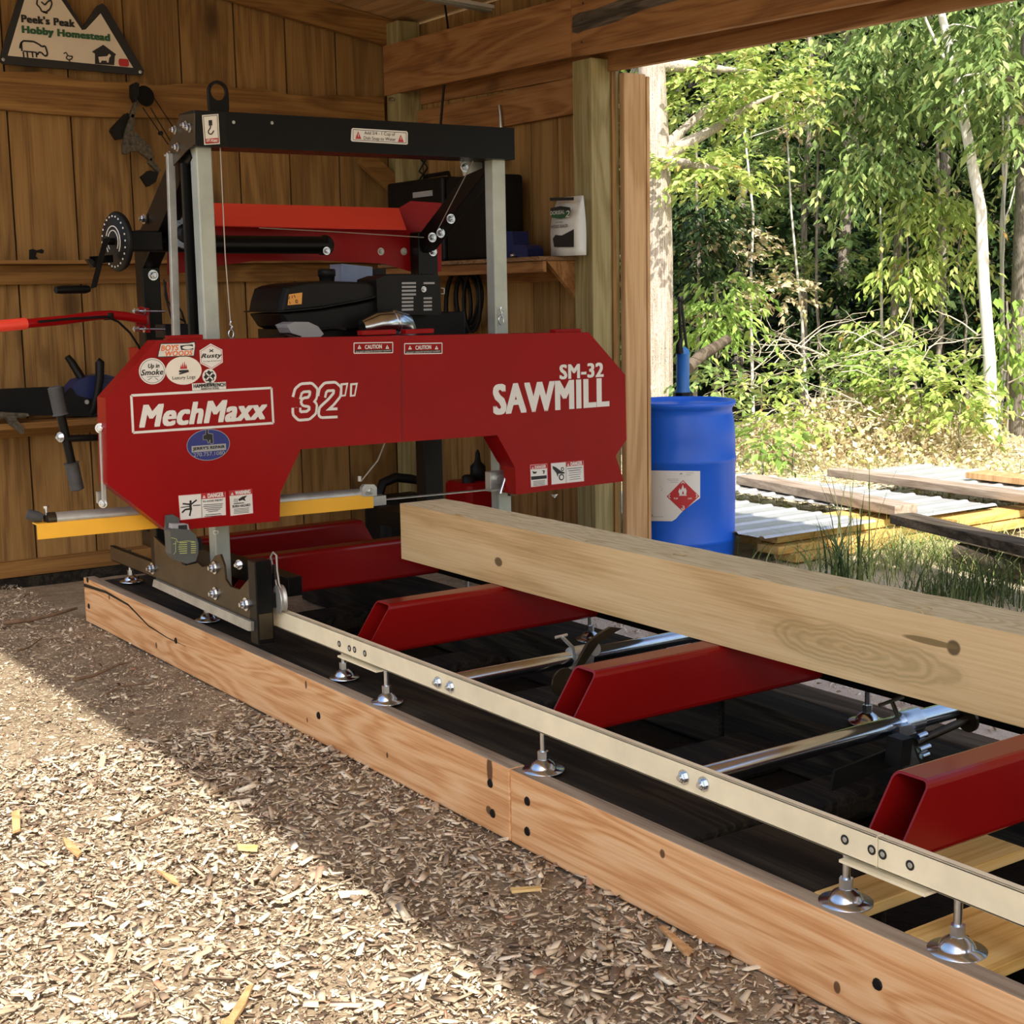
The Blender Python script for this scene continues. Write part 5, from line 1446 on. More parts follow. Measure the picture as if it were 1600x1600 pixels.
# strip light under the roof, hanging wires
l0, l1 = P(690,-4,1,7.0), P(772,14,1,7.0)
zl = roofz(l1.x)-.035
pA, pB = P(700,0,2,zl), P(772,14,2,zl)
lt_ = thing('strip_light', 'slim white strip light under the roof boards above the header', 'strip light', (pB.x, pB.y, zl))
dv = (pA-pB).normalized()
mb = MB(); mb.beam(pB, pB+dv*1.3, dv.cross(Vector((0,0,1)))*.09, (0,0,.02)); mb.build('housing', M['white'], lt_, bevel=.003)
mb = MB(); mb.beam(pB+Vector((0,0,-.016)), pB+dv*1.28+Vector((0,0,-.016)), dv.cross(Vector((0,0,1)))*.05, (0,0,.012)); mb.build('diffuser', M['galv_pale'], lt_, bevel=.003)
for pts, rr_, mt, lab in ((((693,-6),(697,20),(700,44)), .006, 'black_matt', 'black wire hanging from the roof boards above the header'),
                      (((694,132),(691,165),(688,200)), .007, 'black_matt', 'black wire hanging below the header beside the corner post')):
    mb = MB(); mb.tube([P(a,b,0,4.46) for a,b in pts], rr_, 6); tag(mb.build('wire', M[mt]), lab, 'wire')
wr = thing('wire_pair', 'pair of black and red wires ending in a plug below the header end', 'wire', P(612,155,1,7.70))
mb = MB(); mb.tube([P(a,b,1,7.70) for a,b in ((616,155),(626,160),(636,175),(640,195))], .007, 6); mb.build('black_wire', M['black_matt'], wr)
mb = MB(); mb.tube([P(a,b,1,7.70) for a,b in ((648,146),(643,170),(640,200))], .005, 6); mb.build('red_wire', M['wire_red'], wr)
mb = MB(); mb.lathe([(.012,0),(.012,.03)], P(608,155,1,7.70), (1,0,0), 10); mb.build('plug', M['zinc'], wr)
for k, pts in enumerate((((655,245),(668,262),(650,290)), ((668,243),(655,268),(672,280),(680,284)))):
    mb = MB(); mb.tube([P(a,b,1,7.60) for a,b in pts], .006, 6); tag(mb.build('wire', M['black_matt']), ('thin black wire crossing left below the lift beam', 'thin black wire looping to the tool case')[k], 'wire')
sk_ = thing('skewer_hook', 'thin metal hook standing up behind the right end of the lift beam', 'hook', P(782,196,0,4.60))
mb = MB(); mb.tube([P(a,b,0,4.60) for a,b in ((783,200),(782,180),(780,164))], [.010,.008,.005], 8); mb.build('shank', M['galv'], sk_)
# sticks and bark pieces on the ground
def gstick(pts, r0, lab, mt='stick'):
    mb = MB(); q = [P(a,b,2,.012+r0) for a,b in pts]; n = len(q)
    mb.tube(q, [r0*(1-.5*i/(n-1)) for i in range(n)], 6); tag(mb.build('stick', M[mt]), lab, 'stick')
gstick(((5,974),(50,968),(85,960),(120,950)), .012, 'long dry stick near the far end of the base beam')
gstick(((25,1017),(45,1012),(65,997)), .006, 'short forked twig at the left edge in the shade')
gstick(((115,1062),(145,1056),(185,1038),(205,1034)), .008, 'curved brown stick lying in the shade left of the base beam')
gstick(((165,1085),(190,1072),(240,1066)), .005, 'thin twig below the curved stick in the shade')
gstick(((190,1110),(225,1113),(262,1115)), .004, 'pale splinter in the shade')
gstick(((330,1240),(350,1232),(385,1224)), .005, 'thin splinter on the edge of the sunlit patch')
gstick(((213,1288),(245,1275),(267,1263)), .006, 'brown splinter lying in the sunlit chips')
def slab(pts, lab, mt):
    mb = MB(); mb.prism([P(a,b,2,.012) for a,b in pts], (0,0,.007)); tag(mb.build('wood_scrap', M[mt], bevel=.001), lab, 'wood scrap')
slab(((18,1272),(31,1268),(32,1298),(20,1303)), 'small upright looking board offcut in the sun at the left edge', 'jamb')
slab(((1030,1452),(1036,1450),(1082,1487),(1076,1495),(1068,1492)), 'long torn chip beside the near base beam', 'jamb')
slab(((358,1592),(386,1545),(396,1542),(384,1572),(366,1600),(345,1600)), 'long yellow shaving at the bottom of the sunlit patch', 'jamb')
slab(((797,1391),(845,1388),(846,1392),(800,1396)), 'pale splinter in the shade under the beam joint', 'yellow_y')
slab(((245,1362),(272,1372),(280,1385),(268,1380)), 'yellow shaving in the middle of the sunlit chips', 'jamb')
slab(((98,1312),(108,1314),(128,1334),(122,1341),(104,1326)), 'tan shaving in the sun near the left edge', 'jamb')
slab(((370,1322),(404,1324),(402,1331),(372,1329)), 'cream block shaped chip at the edge of the sunlit patch', 'yellow_y')
# ---------------------------------------------------------------- blue drum and pump
DC, DR, DZ = Vector((5.2, 5.95, 0)), .285, .862
dm = thing('plastic_drum', 'bright blue plastic drum with a torn white label outside the opening', 'drum', DC)
mb = MB()
mb.lathe([(.262,0),(.276,.02),(.284,.06),(.285,.105),(.289,.112),(.291,.122),(.289,.132),(.285,.140),(.286,.30),(.286,.53),(.290,.540),(.292,.552),(.290,.564),(.286,.574),(.285,.66),(.281,.735),(.272,.785),(.266,.815),(.272,.825),(.283,.832),(.287,.845),(.286,.858),(.280,.862),(.272,.858),(.262,.840),(.20,.838),(.10,.840),(.0,.840)], DC, (0,0,1), 72)
mb.build('drum_body', M['drum'], dm)
def CY(px, py, rad=DR+.003):
    d = ray(px, py); o = CC - np.array(DC)
    a = d[0]**2+d[1]**2; b = 2*(o[0]*d[0]+o[1]*d[1]); c = o[0]**2+o[1]**2-rad**2
    t = (-b - math.sqrt(max(0, b*b-4*a*c)))/(2*a)
    return Vector(CC + d*t)
def interp(pl, x):
    for (a, b), (c, d) in zip(pl[:-1], pl[1:]):
        if a <= x <= c: return b + (d-b)*(x-a)/(c-a)
    return pl[-1][1]
def wrap(mb, top, bot, m, rad, n=14):
    x0, x1 = top[0][0], top[-1][0]
    vs = []
    for i in range(n+1):
        x = x0 + (x1-x0)*i/n
        vs += [CY(x, interp(top, x), rad), CY(x, interp(bot, x), rad)]
    mb.add(vs, [(2*i, 2*i+1, 2*i+3, 2*i+2) for i in range(n)], m, True)
mb = MB()
wrap(mb, [(1006,735),(1094,736)], [(1006,814),(1053,814.5),(1066,799),(1094,778)], 0, DR+.004)
wrap(mb, [(1042,775.5),(1067,750),(1092.5,775)], [(1042,776),(1067,799.5),(1092.5,775.5)], 1, DR+.0055)
for a, b in (((1044.5,775.5),(1067,752.8)), ((1067,752.8),(1090,775)), ((1090,775),(1067,797)), ((1067,797),(1044.5,775.5))):
    A, B = CY(*a, DR+.0065), CY(*b, DR+.0065); q = Vector((0,0,.0028)); mb.poly([A-q, B-q, B+q, A+q], 0)
mb.poly([CY(a,b,DR+.0068) for a,b in ((1062,773),(1060,768),(1062,763),(1064,766),(1067,757),(1069,764),(1071,762),(1073,767),(1072,773))], 0)
mb.poly([CY(a,b,DR+.0072) for a,b in ((1065.5,772),(1067,766),(1069,772))], 1)
A, B = CY(1061,774,DR+.0068), CY(1073,774,DR+.0068); q = Vector((0,0,.002)); mb.poly([A-q, B-q, B+q, A+q], 0)
def dtext(txt, x0, y0, x1, y1, m, rad=DR+.0075):
    A, B, T = CY(x0,y1,rad), CY(x1,y1,rad), CY(x0,y0,rad)
    fr = Frame(A, B-A, (0,0,1), .0004); mb.text(txt, fr, (0, 0, (B-A).length, T.z-A.z), 1, m, 0, .02)
dtext('FLAMMABLE LIQUID', 1053, 777.5, 1081, 780.5, 0); dtext('3', 1065.5, 790, 1069.5, 794.5, 0)
dtext('Waterborne Wood Finish', 1012, 738.5, 1066, 741.5, 2); dtext('1230', 1008.5, 803.5, 1020, 807.5, 2)
for y0, x0, x1 in ((744,1009,1070),(748.5,1042,1060),(751,1044,1060),(753.5,1047,1059),(760,1010,1034),(763,1010,1036),(766,1010,1035),(739,1072,1084),(742,1072,1080),(807.5,1020,1036)):
    A, B = CY(x0,y0,DR+.0055), CY(x1,y0,DR+.0055); q = Vector((0,0,.0011)); mb.poly([A-q, B-q, B+q, A+q], 3)
mb.build('hazard_label', [M['white'], M['red_ink'], M['ink'], M['grey_ink']], dm)
pc_ = P(1067, 622, 2, .842)
pc_ = Vector((pc_.x, pc_.y, .842))
mb = MB(); mb.lathe([(.055,0),(.055,.03),(.050,.034)], pc_, (0,0,1), 8, 0, False); mb.build('pump_collar', M['black_matt'], dm)
mb = MB(); mb.lathe([(.044,.032),(.040,.045),(.037,.06),(.037,.24),(.040,.245),(.040,.252),(.034,.27),(.016,.285)], pc_, (0,0,1), 24); pm = mb.build('hand_pump', M['pump'], dm)
py0 = pc_.y
mb = MB(); mb.tube([P(1062,552,1,py0-.03), P(1061,540,1,py0-.03), P(1064,530,1,py0-.02)], [.022,.02,.012], 10); mb.tube([P(1064,535,1,py0-.02), P(1062,500,1,py0-.02), P(1062,470,1,py0-.02)], .009, 8)
mb.tube([P(1073,545,1,py0), P(1069,510,1,py0), P(1064,468,1,py0-.01)], .008, 8)
mb.lathe([(.016,-.012),(.02,0),(.014,.014)], P(1063,467,1,py0-.02), (0,0,1), 12); mb.build('pump_lever', M['black_matt'], pm)
mb = MB(); wp = P(1010,609,2,.846); mb.lathe([(.032,0),(.032,.025),(.02,.03)], wp, (0,0,1), 16); mb.build('bung_cap', M['white'], dm)
# ---------------------------------------------------------------- roofing sheets, lumber, slabs
ZT = .155
def sheet(xa, xb, ya, yb, z, lab):
    mb = MB()
    prof = []
    y = ya
    while y < yb:
        for dy, h in ((0,.0),(.014,.011),(.034,.011),(.048,.0),(.115,.001),(.125,.003),(.135,.001)):
            prof.append((y+dy, h))
        y += .20
    n = len(prof)
    vs = [(x, yy, z+h) for x in (xa, xb) for yy, h in prof]
    mb.add(vs, [(i, i+1, n+i+1, n+i) for i in range(n-1)], 0, False)
    o = mb.build('roofing_sheet', M['tin'])
    md = o.modifiers.new('gauge', 'SOLIDIFY'); md.thickness = .0012
    return tag(o, lab, 'roofing sheet')
n1, n2, m2_ = P(1195,842,2,ZT), P(1378,817,2,ZT), P(1558,791,2,ZT)
sheet(n1.x, n2.x, n1.y, n1.y+1.9, ZT, 'ribbed roofing sheet nearest the blue drum')
sheet(n2.x+.24, m2_.x, m2_.y, m2_.y+2.1, ZT+.004, 'middle ribbed roofing sheet between the two long weathered boards')
sheet(m2_.x+.24, m2_.x+1.25, m2_.y-.5, m2_.y+1.7, ZT+.008, 'farthest ribbed roofing sheet under the short brown board')
def board(pa, pb, z, wd, th, mt, lab, nm='board', cat='board', rot=0):
    """board whose lower front edge runs along the photo line pa-pb at height z"""
    a, b = P(*pa, 2, z), P(*pb, 2, z)
    d = (b-a).normalized(); q = Vector((-d.y, d.x, 0))
    if q.x < 0: q = -q
    mb = MB(); mb.beam(a + q*wd/2 + Vector((0,0,th/2)), b + q*wd/2 + Vector((0,0,th/2)), q*wd, (0,0,th))
    return tag(mb.build(nm, M[mt], bevel=.003), lab, cat)
zb1 = ZT + .020
board((1150,756), (1398,806), zb1, .16, .055, 'weathered', 'long weathered board lying between the first two roofing sheets')
board((1292,744), (1640,792), zb1+.006, .15, .05, 'weathered', 'long grey weathered board lying over the second sheet joint')
board((1508,747), (1680,768), zb1+.008, .20, .04, 'jamb', 'short reddish brown board on the farthest roofing sheet')
# barky slabs at right
board((1390,818), (1640,880), .215, .14, .05, 'bark', 'dark barky slab sticking out past the end of the long board', 'slab', 'slab')
board((1478,842), (1650,885), .13, .16, .035, 'weathered', 'thin weathered plank under the dark barky slab')
lg = P(1500, 866, 2, .06), P(1660, 900, 2, .06)
mb = MB(); mb.tube([lg[0], lg[0].lerp(lg[1], .5), lg[1]], [.060,.070,.065], 12)
tag(mb.build('log', M['bark'], bevel=0), 'rough barked log lying in the grass under the planks', 'log')
# yellow lumber under the sheets
r = random.Random(8)
yy = n1.y + .10
for k, (x0, x1, z, dy, px) in enumerate(((n1.x+.06+.13, n2.x+.9, .096, 0, 0), (n1.x+.02+.13, n2.x+.4, .045, -.05, 0), (n1.x+.10+.13, n2.x+1.0, .0, -.10, 0), (n1.x+.12+.13, n2.x+.8, .052, .18, 0),
                       (n1.x+.05+.13, n2.x+.7, .10, .22, 0), (n1.x+.3, n2.x+1.1, .0, .12, 0), (n2.x+.5, n2.x+2.0, .09, -.25, 0), (n2.x+.6, n2.x+2.1, .04, -.30, 0))):
    mb = MB().box((x0, yy+dy, z), (x1, yy+dy+.16, z+.042))
    o = mb.build('sawn_board', M['yellow_x'], bevel=.002)
    tag(o, 'yellow sawn board in the low stack under the roofing sheets', 'board', 'yellow boards under the roofing sheets')
# ---------------------------------------------------------------- leaves and grass
def leaf_mat(name, stops, tr=.35): return island_mat(name, stops, .42, tr)
M['leaf_yellow'] = leaf_mat('yellow green leaves', [(0,(.20,.30,.06)),(.4,(.36,.48,.11)),(.8,(.52,.62,.20)),(.95,(.66,.66,.24)),(1,(.6,.36,.12))])
M['leaf_mid'] = leaf_mat('mid green leaves', [(0,(.10,.17,.05)),(.5,(.22,.33,.10)),(.9,(.40,.50,.19)),(1,(.54,.56,.22))])
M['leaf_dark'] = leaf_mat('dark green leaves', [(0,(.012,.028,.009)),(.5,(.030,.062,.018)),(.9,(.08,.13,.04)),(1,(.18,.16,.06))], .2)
M['leaf_dry'] = leaf_mat('dry tan leaves', [(0,(.36,.27,.15)),(.35,(.62,.52,.33)),(.75,(.80,.72,.52)),(.9,(.50,.52,.20)),(1,(.40,.46,.14))], .2)
M['leaf_bright'] = leaf_mat('bright green leaves', [(0,(.15,.26,.05)),(.5,(.28,.44,.09)),(1,(.46,.60,.17))])
M['grass'] = leaf_mat('grass blades', [(0,(.10,.16,.04)),(.4,(.26,.36,.10)),(.75,(.46,.50,.20)),(1,(.66,.60,.36))], .3)
M['grass_dark'] = leaf_mat('deep green grass with shade added', [(0,(.035,.06,.02)),(.6,(.08,.13,.04)),(1,(.20,.24,.09))], .2)  # roof shade on the grass is mixed into this darker green
M['trunk'] = wood('grey rough trunk', (.10,.085,.07), (.40,.345,.285), (.74,.67,.58), 2, 0, rough=.95, grain=5, tint=.1)
M['trunk_dark'] = wood('grey brown bark', (.09,.08,.065), (.24,.21,.18), (.42,.38,.33), 2, 0, rough=.95, grain=2.5, tint=.2)
M['trunk_pale'] = wood('pale smooth trunk', (.48,.46,.40), (.70,.68,.62), (.80,.78,.73), 2, 0, rough=.9, grain=1.5, tint=.1)
def fast_mesh(name, V, F, mat, parent=None, base=None):
    """V (n,3), F (m,k) into a mesh object; with no parent the origin sits at its foot"""
    if parent is not None: b = np.array(BASE[parent.name])
    else:
        lo, hi = V.min(0), V.max(0); b = np.array([(lo[0]+hi[0])/2, (lo[1]+hi[1])/2, lo[2]])
    me = bpy.data.meshes.new(name)
    me.vertices.add(len(V)); me.vertices.foreach_set('co', (V-b).ravel())
    k = F.shape[1]
    me.loops.add(F.size); me.loops.foreach_set('vertex_index', F.ravel())
    me.polygons.add(len(F)); me.polygons.foreach_set('loop_start', np.arange(len(F))*k)
    me.materials.append(mat); me.update(calc_edges=True)
    o = bpy.data.objects.new(name, me); COL.objects.link(o)
    if parent is not None: o.parent = parent
    else: o.location = b
    BASE[o.name] = Vector(b)
    return o
def norm(a): return a / np.maximum(np.linalg.norm(a, axis=1, keepdims=True), 1e-9)
def leaves(pos, axis, nrm, L, W):
    """folded diamond leaves"""
    n = len(pos); axis = norm(axis); side = norm(np.cross(axis, nrm)); up = np.cross(side, axis)
    L, W = L[:,None], W[:,None]
    a = pos; b = pos + axis*L*.45 + side*W*.5 + up*W*.18; c = pos + axis*L - up*L*.08; d = pos + axis*L*.45 - side*W*.5 + up*W*.18
    V = np.stack([a, b, c, d], 1).reshape(-1, 3)
    F = np.array([[0,1,2],[0,2,3]])[None] + (np.arange(n)*4)[:,None,None]
    return V, F.reshape(-1, 3)
def sprays(blobs, L0, seed, per=12, droop=.55, wr=.38):
    """leafy twigs in blobs (centre, radius vector, twig count)"""
    r = np.random.default_rng(seed)
    P_, A_, N_, Ls = [], [], [], []
    for c, rad, nt in blobs:
        c = np.array(c, float); rad = np.array(rad if hasattr(rad, '__len__') else (rad,)*3, float)
        d = norm(r.normal(0, 1, (nt, 3))); o = c + d*rad*(r.uniform(.25, 1, (nt, 1))**.6)
        out = norm(d*[1,1,.25] + r.normal(0, .5, (nt, 3))*[1,1,.3])
        ln = r.uniform(.25, .6, nt)*L0*6
        for k in range(per):
            t = (k+.5)/per
            pos = o + out*(ln*t)[:,None] - np.array([0,0,1])*(ln*t*t*droop)[:,None] + r.normal(0, L0*.12, (nt,3))
            sd = norm(np.cross(out, [0,0,1.])) * (1 if k % 2 else -1)
            ax = out*.7 + sd*.75*r.uniform(.6,1.2,(nt,1)) - np.array([0,0,1])*droop + r.normal(0, .25, (nt,3))
            P_.append(pos); A_.append(ax); N_.append(np.array([0,0,1.]) + r.normal(0, .4, (nt,3))); Ls.append(L0*r.uniform(.6,1.25,nt))
    L = np.concatenate(Ls)
    return leaves(np.concatenate(P_), np.concatenate(A_), np.concatenate(N_), L, L*wr)
def wig(a, b, n, amp, r):
    a, b = Vector(a), Vector(b)
    return [a.lerp(b, i/n) + (Vector((r.uniform(-amp,amp), r.uniform(-amp,amp), 0)) if 0 < i < n else Vector()) for i in range(n+1)]
def tree(label, cat, trunk_pts, r0, r1, blobs, L0, seed, mat, tmat='trunk_dark', per=12, droop=.55, nm='tree', group=None, wr=.38, limbs=0):
    b = Vector(trunk_pts[0])
    t = thing(nm, label, cat, b, group)
    k = len(trunk_pts)
    MB().tube(trunk_pts, [r0 + (r1-r0)*i/(k-1) for i in range(k)], 10).build('trunk', M[tmat], t)
    r = random.Random(seed)
    mb = MB()
    for c, rad, nt in blobs[:limbs]:
        c = Vector(c); s = min(trunk_pts, key=lambda p: (Vector(p)-c).length + max(0, p[2]-c.z)*2)
        mb = MB(); mb.tube(wig(s, c, 4, .06, r), [r1*.7, r1*.55, r1*.4, r1*.3, .004], 6); mb.build('branch', M[tmat], t)
    V, F = sprays(blobs, L0, seed, per, droop, wr)
    fast_mesh('foliage', V, F, M[mat], t)
    return t
def D(px, py, dist): return PD(px, py, dist)
def ground_at(px, dist):
    p = PD(px, 640, dist); z = 0 if dist < 18.5 else (dist-18.5)*.30
    return Vector((p.x, p.y, z-.03))
rt = random.Random(21)
def trunk_line(px0, px1, dist, ztop, n=6, amp=.05):
    a = ground_at(px0, dist); b = PD(px1, 200, dist); return wig(a, (b.x, b.y, ztop), n, amp, rt)
# big grey trunk beside the drum with its pale oak boughs
tk = [ground_at(1022, 12.5), D(1024,560,12.5), D(1026,400,12.5), D(1024,250,12.5), D(1018,100,12.5), D(1014,-80,12.5)]
tree('thick grey trunk rising behind the blue drum with pale yellow green oak boughs', 'tree', tk, .165, .10,
     [(D(1125,150,12.8),(.55,.6,.26),80), (D(1080,255,12.2),(.35,.4,.14),40), (D(1130,265,12.4),(.42,.4,.15),52), (D(1180,110,12.6),(.5,.5,.28),70), (D(1075,100,12.9),(.3,.4,.25),36), (D(1230,140,12.8),(.35,.4,.3),40)],
     .085, 31, 'leaf_yellow', 'trunk', 10, .35, limbs=6, wr=.5)
# leaning pale trunk at right
a = ground_at(1551, 13.7)
lt2 = thing('tree', 'slim pale trunk leaning left at the right side of the opening', 'tree', a)
mb = MB(); tp2 = [a, D(1546,560,13.7), D(1537,440,13.7), D(1533,330,13.7), D(1518,250,13.7), D(1500,150,13.7), D(1487,90,13.7), D(1466,0,13.7), D(1452,-60,13.7)]
mb.tube(tp2, [.066,.055,.050,.049,.046,.042,.037,.032,.027], 12); mb.build('trunk', M['trunk_pale'], lt2)
for pts, r0 in ((((1490,120),(1470,80),(1455,50),(1440,15),(1434,-10)), .02), (((1496,132),(1505,119),(1525,115),(1560,117),(1580,118)), .014), (((1502,158),(1515,142),(1535,134),(1558,128),(1566,120)), .014), (((1480,42),(1490,38),(1510,40),(1525,44)), .010), (((1485,66),(1492,62),(1500,66)), .008)):
    q = [D(x,y,13.65) for x,y in pts]; mb = MB(); mb.tube(q, [r0*(1-.6*i/(len(q)-1)) for i in range(len(q))], 6); mb.build('branch', M['trunk_pale'], lt2)
V, F = sprays([(D(1440,-80,13.7),(1.2,1.2,.5),100)], .12, 5); fast_mesh('foliage', V, F, M['leaf_mid'], lt2)
# grey trunk at the right edge with a leafy vine beside it
tree('thick grey barked trunk at the right edge of the photo', 'tree', [ground_at(1606,14.5), D(1604,560,14.5), D(1608,400,14.5), D(1615,200,14.5), D(1620,-60,14.5)], .17, .12,
     [(D(1600,-40,14),(1.0,1.0,.6),90), (D(1570,60,13.6),(.5,.5,.35),70), (D(1590,180,13.8),(.4,.4,.3),50), (D(1545,95,13.4),(.35,.4,.25),40)], .13, 44, 'leaf_mid', 'trunk_dark', 10, .8, limbs=4)
vb = [(D(1575,y,14.0),(.10,.10,.14),9) for y in (475,505,535,565,595,620)]
tree('narrow column of bright drooping leaves left of the right edge trunk', 'vine', [ground_at(1575,14.05), D(1575,520,14.05), D(1573,470,14.05)], .015, .01, vb, .12, 45, 'leaf_bright', 'trunk_dark', 7, 1.3, nm='vine', wr=.45)
# hickory saplings, big drooping leaves
tree('tall sapling with long drooping leaves in the upper middle of the opening', 'tree', trunk_line(1402,1395,15.2,6.2), .045, .02,
     [(D(1400,90,14.9),(.65,.6,.35),120), (D(1350,150,14.7),(.45,.5,.25),70), (D(1430,170,14.7),(.4,.5,.22),60), (D(1310,95,15.1),(.35,.4,.3),50), (D(1395,250,14.5),(.45,.4,.22),70), (D(1345,275,14.4),(.25,.3,.12),28), (D(1440,40,14.9),(.5,.5,.35),70)],
     .118, 51, 'leaf_mid', 'trunk_dark', 9, 1.0, limbs=6)
tree('sapling with yellow drooping leaves low in front of the leaning trunk', 'tree', trunk_line(1466,1462,14.6,3.1), .03, .012,
     [(D(1455,330,14.5),(.35,.35,.2),45), (D(1420,420,14.3),(.30,.3,.18),42), (D(1480,400,14.4),(.25,.3,.25),36), (D(1375,510,14.1),(.25,.25,.12),26), (D(1500,330,14.7),(.2,.25,.15),22), (D(1430,300,14.5),(.2,.2,.12),20)],
     .108, 52, 'leaf_yellow', 'trunk_dark', 9, .9, limbs=5)
tree('leafy sapling with broad hanging leaves in the upper right corner', 'tree', trunk_line(1562,1565,15.0,6.0), .022, .015,
     [(D(1540,130,15.5),(.45,.4,.3),60), (D(1580,60,15.3),(.4,.4,.3),60), (D(1590,230,15.7),(.3,.35,.3),40), (D(1530,20,15.5),(.5,.5,.3),60), (D(1565,185,15.3),(.2,.25,.1),18)],
     .12, 53, 'leaf_mid', 'trunk_pale', 9, .9, limbs=5)
tree('bright leafed bush standing just right of the drum pump', 'shrub', trunk_line(1125,1118,13.6,1.5,4,.03), .016, .008,
     [(D(1118,485,13.4),(.28,.30,.14),30), (D(1130,440,13.5),(.20,.25,.10),18), (D(1105,520,13.3),(.18,.25,.10),16), (D(1150,505,13.4),(.2,.2,.1),14)], .105, 54, 'leaf_bright', 'trunk_dark', 9, .8, nm='shrub', limbs=3)
tree('dark green bushy sapling against the big grey trunk', 'tree', trunk_line(1085,1088,14.6,2.9,5,.04), .025, .012,
     [(D(1088,385,14.4),(.24,.3,.35),60), (D(1100,335,14.6),(.28,.3,.25),40), (D(1082,440,14.4),(.18,.25,.15),25)], .115, 55, 'leaf_dark', 'trunk_dark', 9, .7, limbs=2)
tree('dense small leafed maple in the middle of the opening behind the dry brush', 'tree', trunk_line(1255,1262,16.0,5.0), .04, .02,
     [(D(1160,290,15.6),(.7,.7,.35),100), (D(1250,220,15.8),(.6,.7,.35),80), (D(1300,400,15.6),(.5,.6,.25),45), (D(1190,420,15.4),(.5,.6,.25),50), (D(1150,200,16),(.7,.7,.4),100), (D(1320,280,15.8),(.4,.6,.3),40), (D(1240,60,15.8),(.8,.8,.5),120)],
     .075, 56, 'leaf_mid', 'trunk_dark', 12, .3, limbs=6, wr=.55)
tree('rust tinged young maple with sparse small leaves above the dry brush', 'tree', trunk_line(1178,1162,14.8,3.6,5,.06), .018, .008,
     [(D(1210,455,14.6),(.45,.4,.16),50), (D(1155,375,14.8),(.5,.4,.2),60), (D(1265,180,14.8),(.3,.3,.2),30), (D(1110,470,14.4),(.3,.3,.15),26)], .07, 57, 'leaf_dry', 'trunk_pale', 9, .3, limbs=4, wr=.6)
# thin bare stems
for k, (p0, p1, d, z, lab) in enumerate(((1268,1225,15.0,3.3,'thin pale bare stem leaning left above the dry brush'), (1285,1270,15.2,4.2,'straight thin bare stem in the middle of the dry brush'),
       (1376,1380,15.0,3.6,'thin grey bare stem left of the yellow leaved sapling'), (1512,1498,14.6,2.3,'thin orange brown bare stem beside the leaning trunk'), (1562,1566,14.9,4.0,'thin crooked pale stem right of the leaning trunk'),
       (1440,1416,14.2,2.2,'leaning thin stem behind the yellow shrubs'))):
    pts = trunk_line(p0, p1, d, z, 6, .04); mb = MB(); mb.tube(pts, [.018*(1-.6*i/6) for i in range(7)], 6)
    tag(mb.build('sapling_stem', M['trunk_pale' if k % 2 == 0 else 'trunk_dark']), lab, 'sapling')
mb = MB(); mb.tube([D(1075,575,12.0), D(1100,553,12.2), D(1138,530,12.4)], [.055,.05,.04], 10); tag(mb.build('fallen_limb', M['bark']), 'dark broken limb leaning behind the drum pump', 'limb')
# shrubs at the wood's edge
for k, (px, py, d, rad, n, mt, lab) in enumerate(((1440,600,13.0,(.5,.4,.30),75,'leaf_yellow','yellow green shrub low in front of the leaning trunk'), (1390,570,13.4,(.4,.4,.25),50,'leaf_bright','bright green shrub left of the yellow green shrub'),
       (1500,630,12.6,(.35,.35,.22),50,'leaf_yellow','low yellowing shrub at the foot of the leaning trunk'), (1190,600,12.4,(.16,.2,.2),20,'leaf_yellow','yellow leaved shrub right of the drum rim'),
       (1290,590,13.6,(.5,.4,.16),40,'leaf_mid','low green shrub under the dry brush'), (1240,655,11.8,(.30,.3,.10),26,'leaf_yellow','yellow green weeds between drum and dry leaf heap'), (1192,690,10.4,(.12,.2,.12),16,'leaf_bright','green weeds against the right side of the drum'), (1130,600,12.2,(.4,.4,.18),36,'leaf_mid','pale weeds behind the drum lid'),
       (1340,560,14.0,(.4,.4,.3),50,'leaf_mid','bushy green shrub behind the dry leaf heap'))):
    c = D(px, py, d); g = ground_at(px, d)
    tree(lab, 'shrub', [g, c], .010, .005, [(c, rad, n)], .09, 70+k, mt, 'trunk_dark', 8, .4, nm='shrub', wr=.5)
# trees deep in the shade
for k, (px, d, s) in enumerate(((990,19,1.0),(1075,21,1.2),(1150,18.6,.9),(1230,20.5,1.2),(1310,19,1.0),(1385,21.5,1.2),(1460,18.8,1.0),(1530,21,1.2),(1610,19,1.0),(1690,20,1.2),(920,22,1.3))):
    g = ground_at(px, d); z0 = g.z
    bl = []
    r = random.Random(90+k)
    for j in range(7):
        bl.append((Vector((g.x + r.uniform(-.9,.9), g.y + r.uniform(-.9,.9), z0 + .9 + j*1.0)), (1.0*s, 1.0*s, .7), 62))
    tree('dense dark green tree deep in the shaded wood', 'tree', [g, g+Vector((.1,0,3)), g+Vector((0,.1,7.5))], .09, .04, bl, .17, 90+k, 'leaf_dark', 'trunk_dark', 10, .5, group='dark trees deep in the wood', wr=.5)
# undergrowth on the slope (stuff)
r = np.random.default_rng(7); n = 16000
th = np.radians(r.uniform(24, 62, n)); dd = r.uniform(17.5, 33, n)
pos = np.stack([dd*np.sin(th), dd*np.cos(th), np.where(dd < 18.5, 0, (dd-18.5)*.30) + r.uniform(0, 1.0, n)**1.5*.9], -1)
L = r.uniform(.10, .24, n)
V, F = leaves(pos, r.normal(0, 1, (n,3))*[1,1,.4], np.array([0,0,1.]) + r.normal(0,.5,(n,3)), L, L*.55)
tag(fast_mesh('undergrowth', V, F, M['leaf_dark']), 'dark leafy undergrowth covering the slope under the trees', 'undergrowth', kind='stuff')
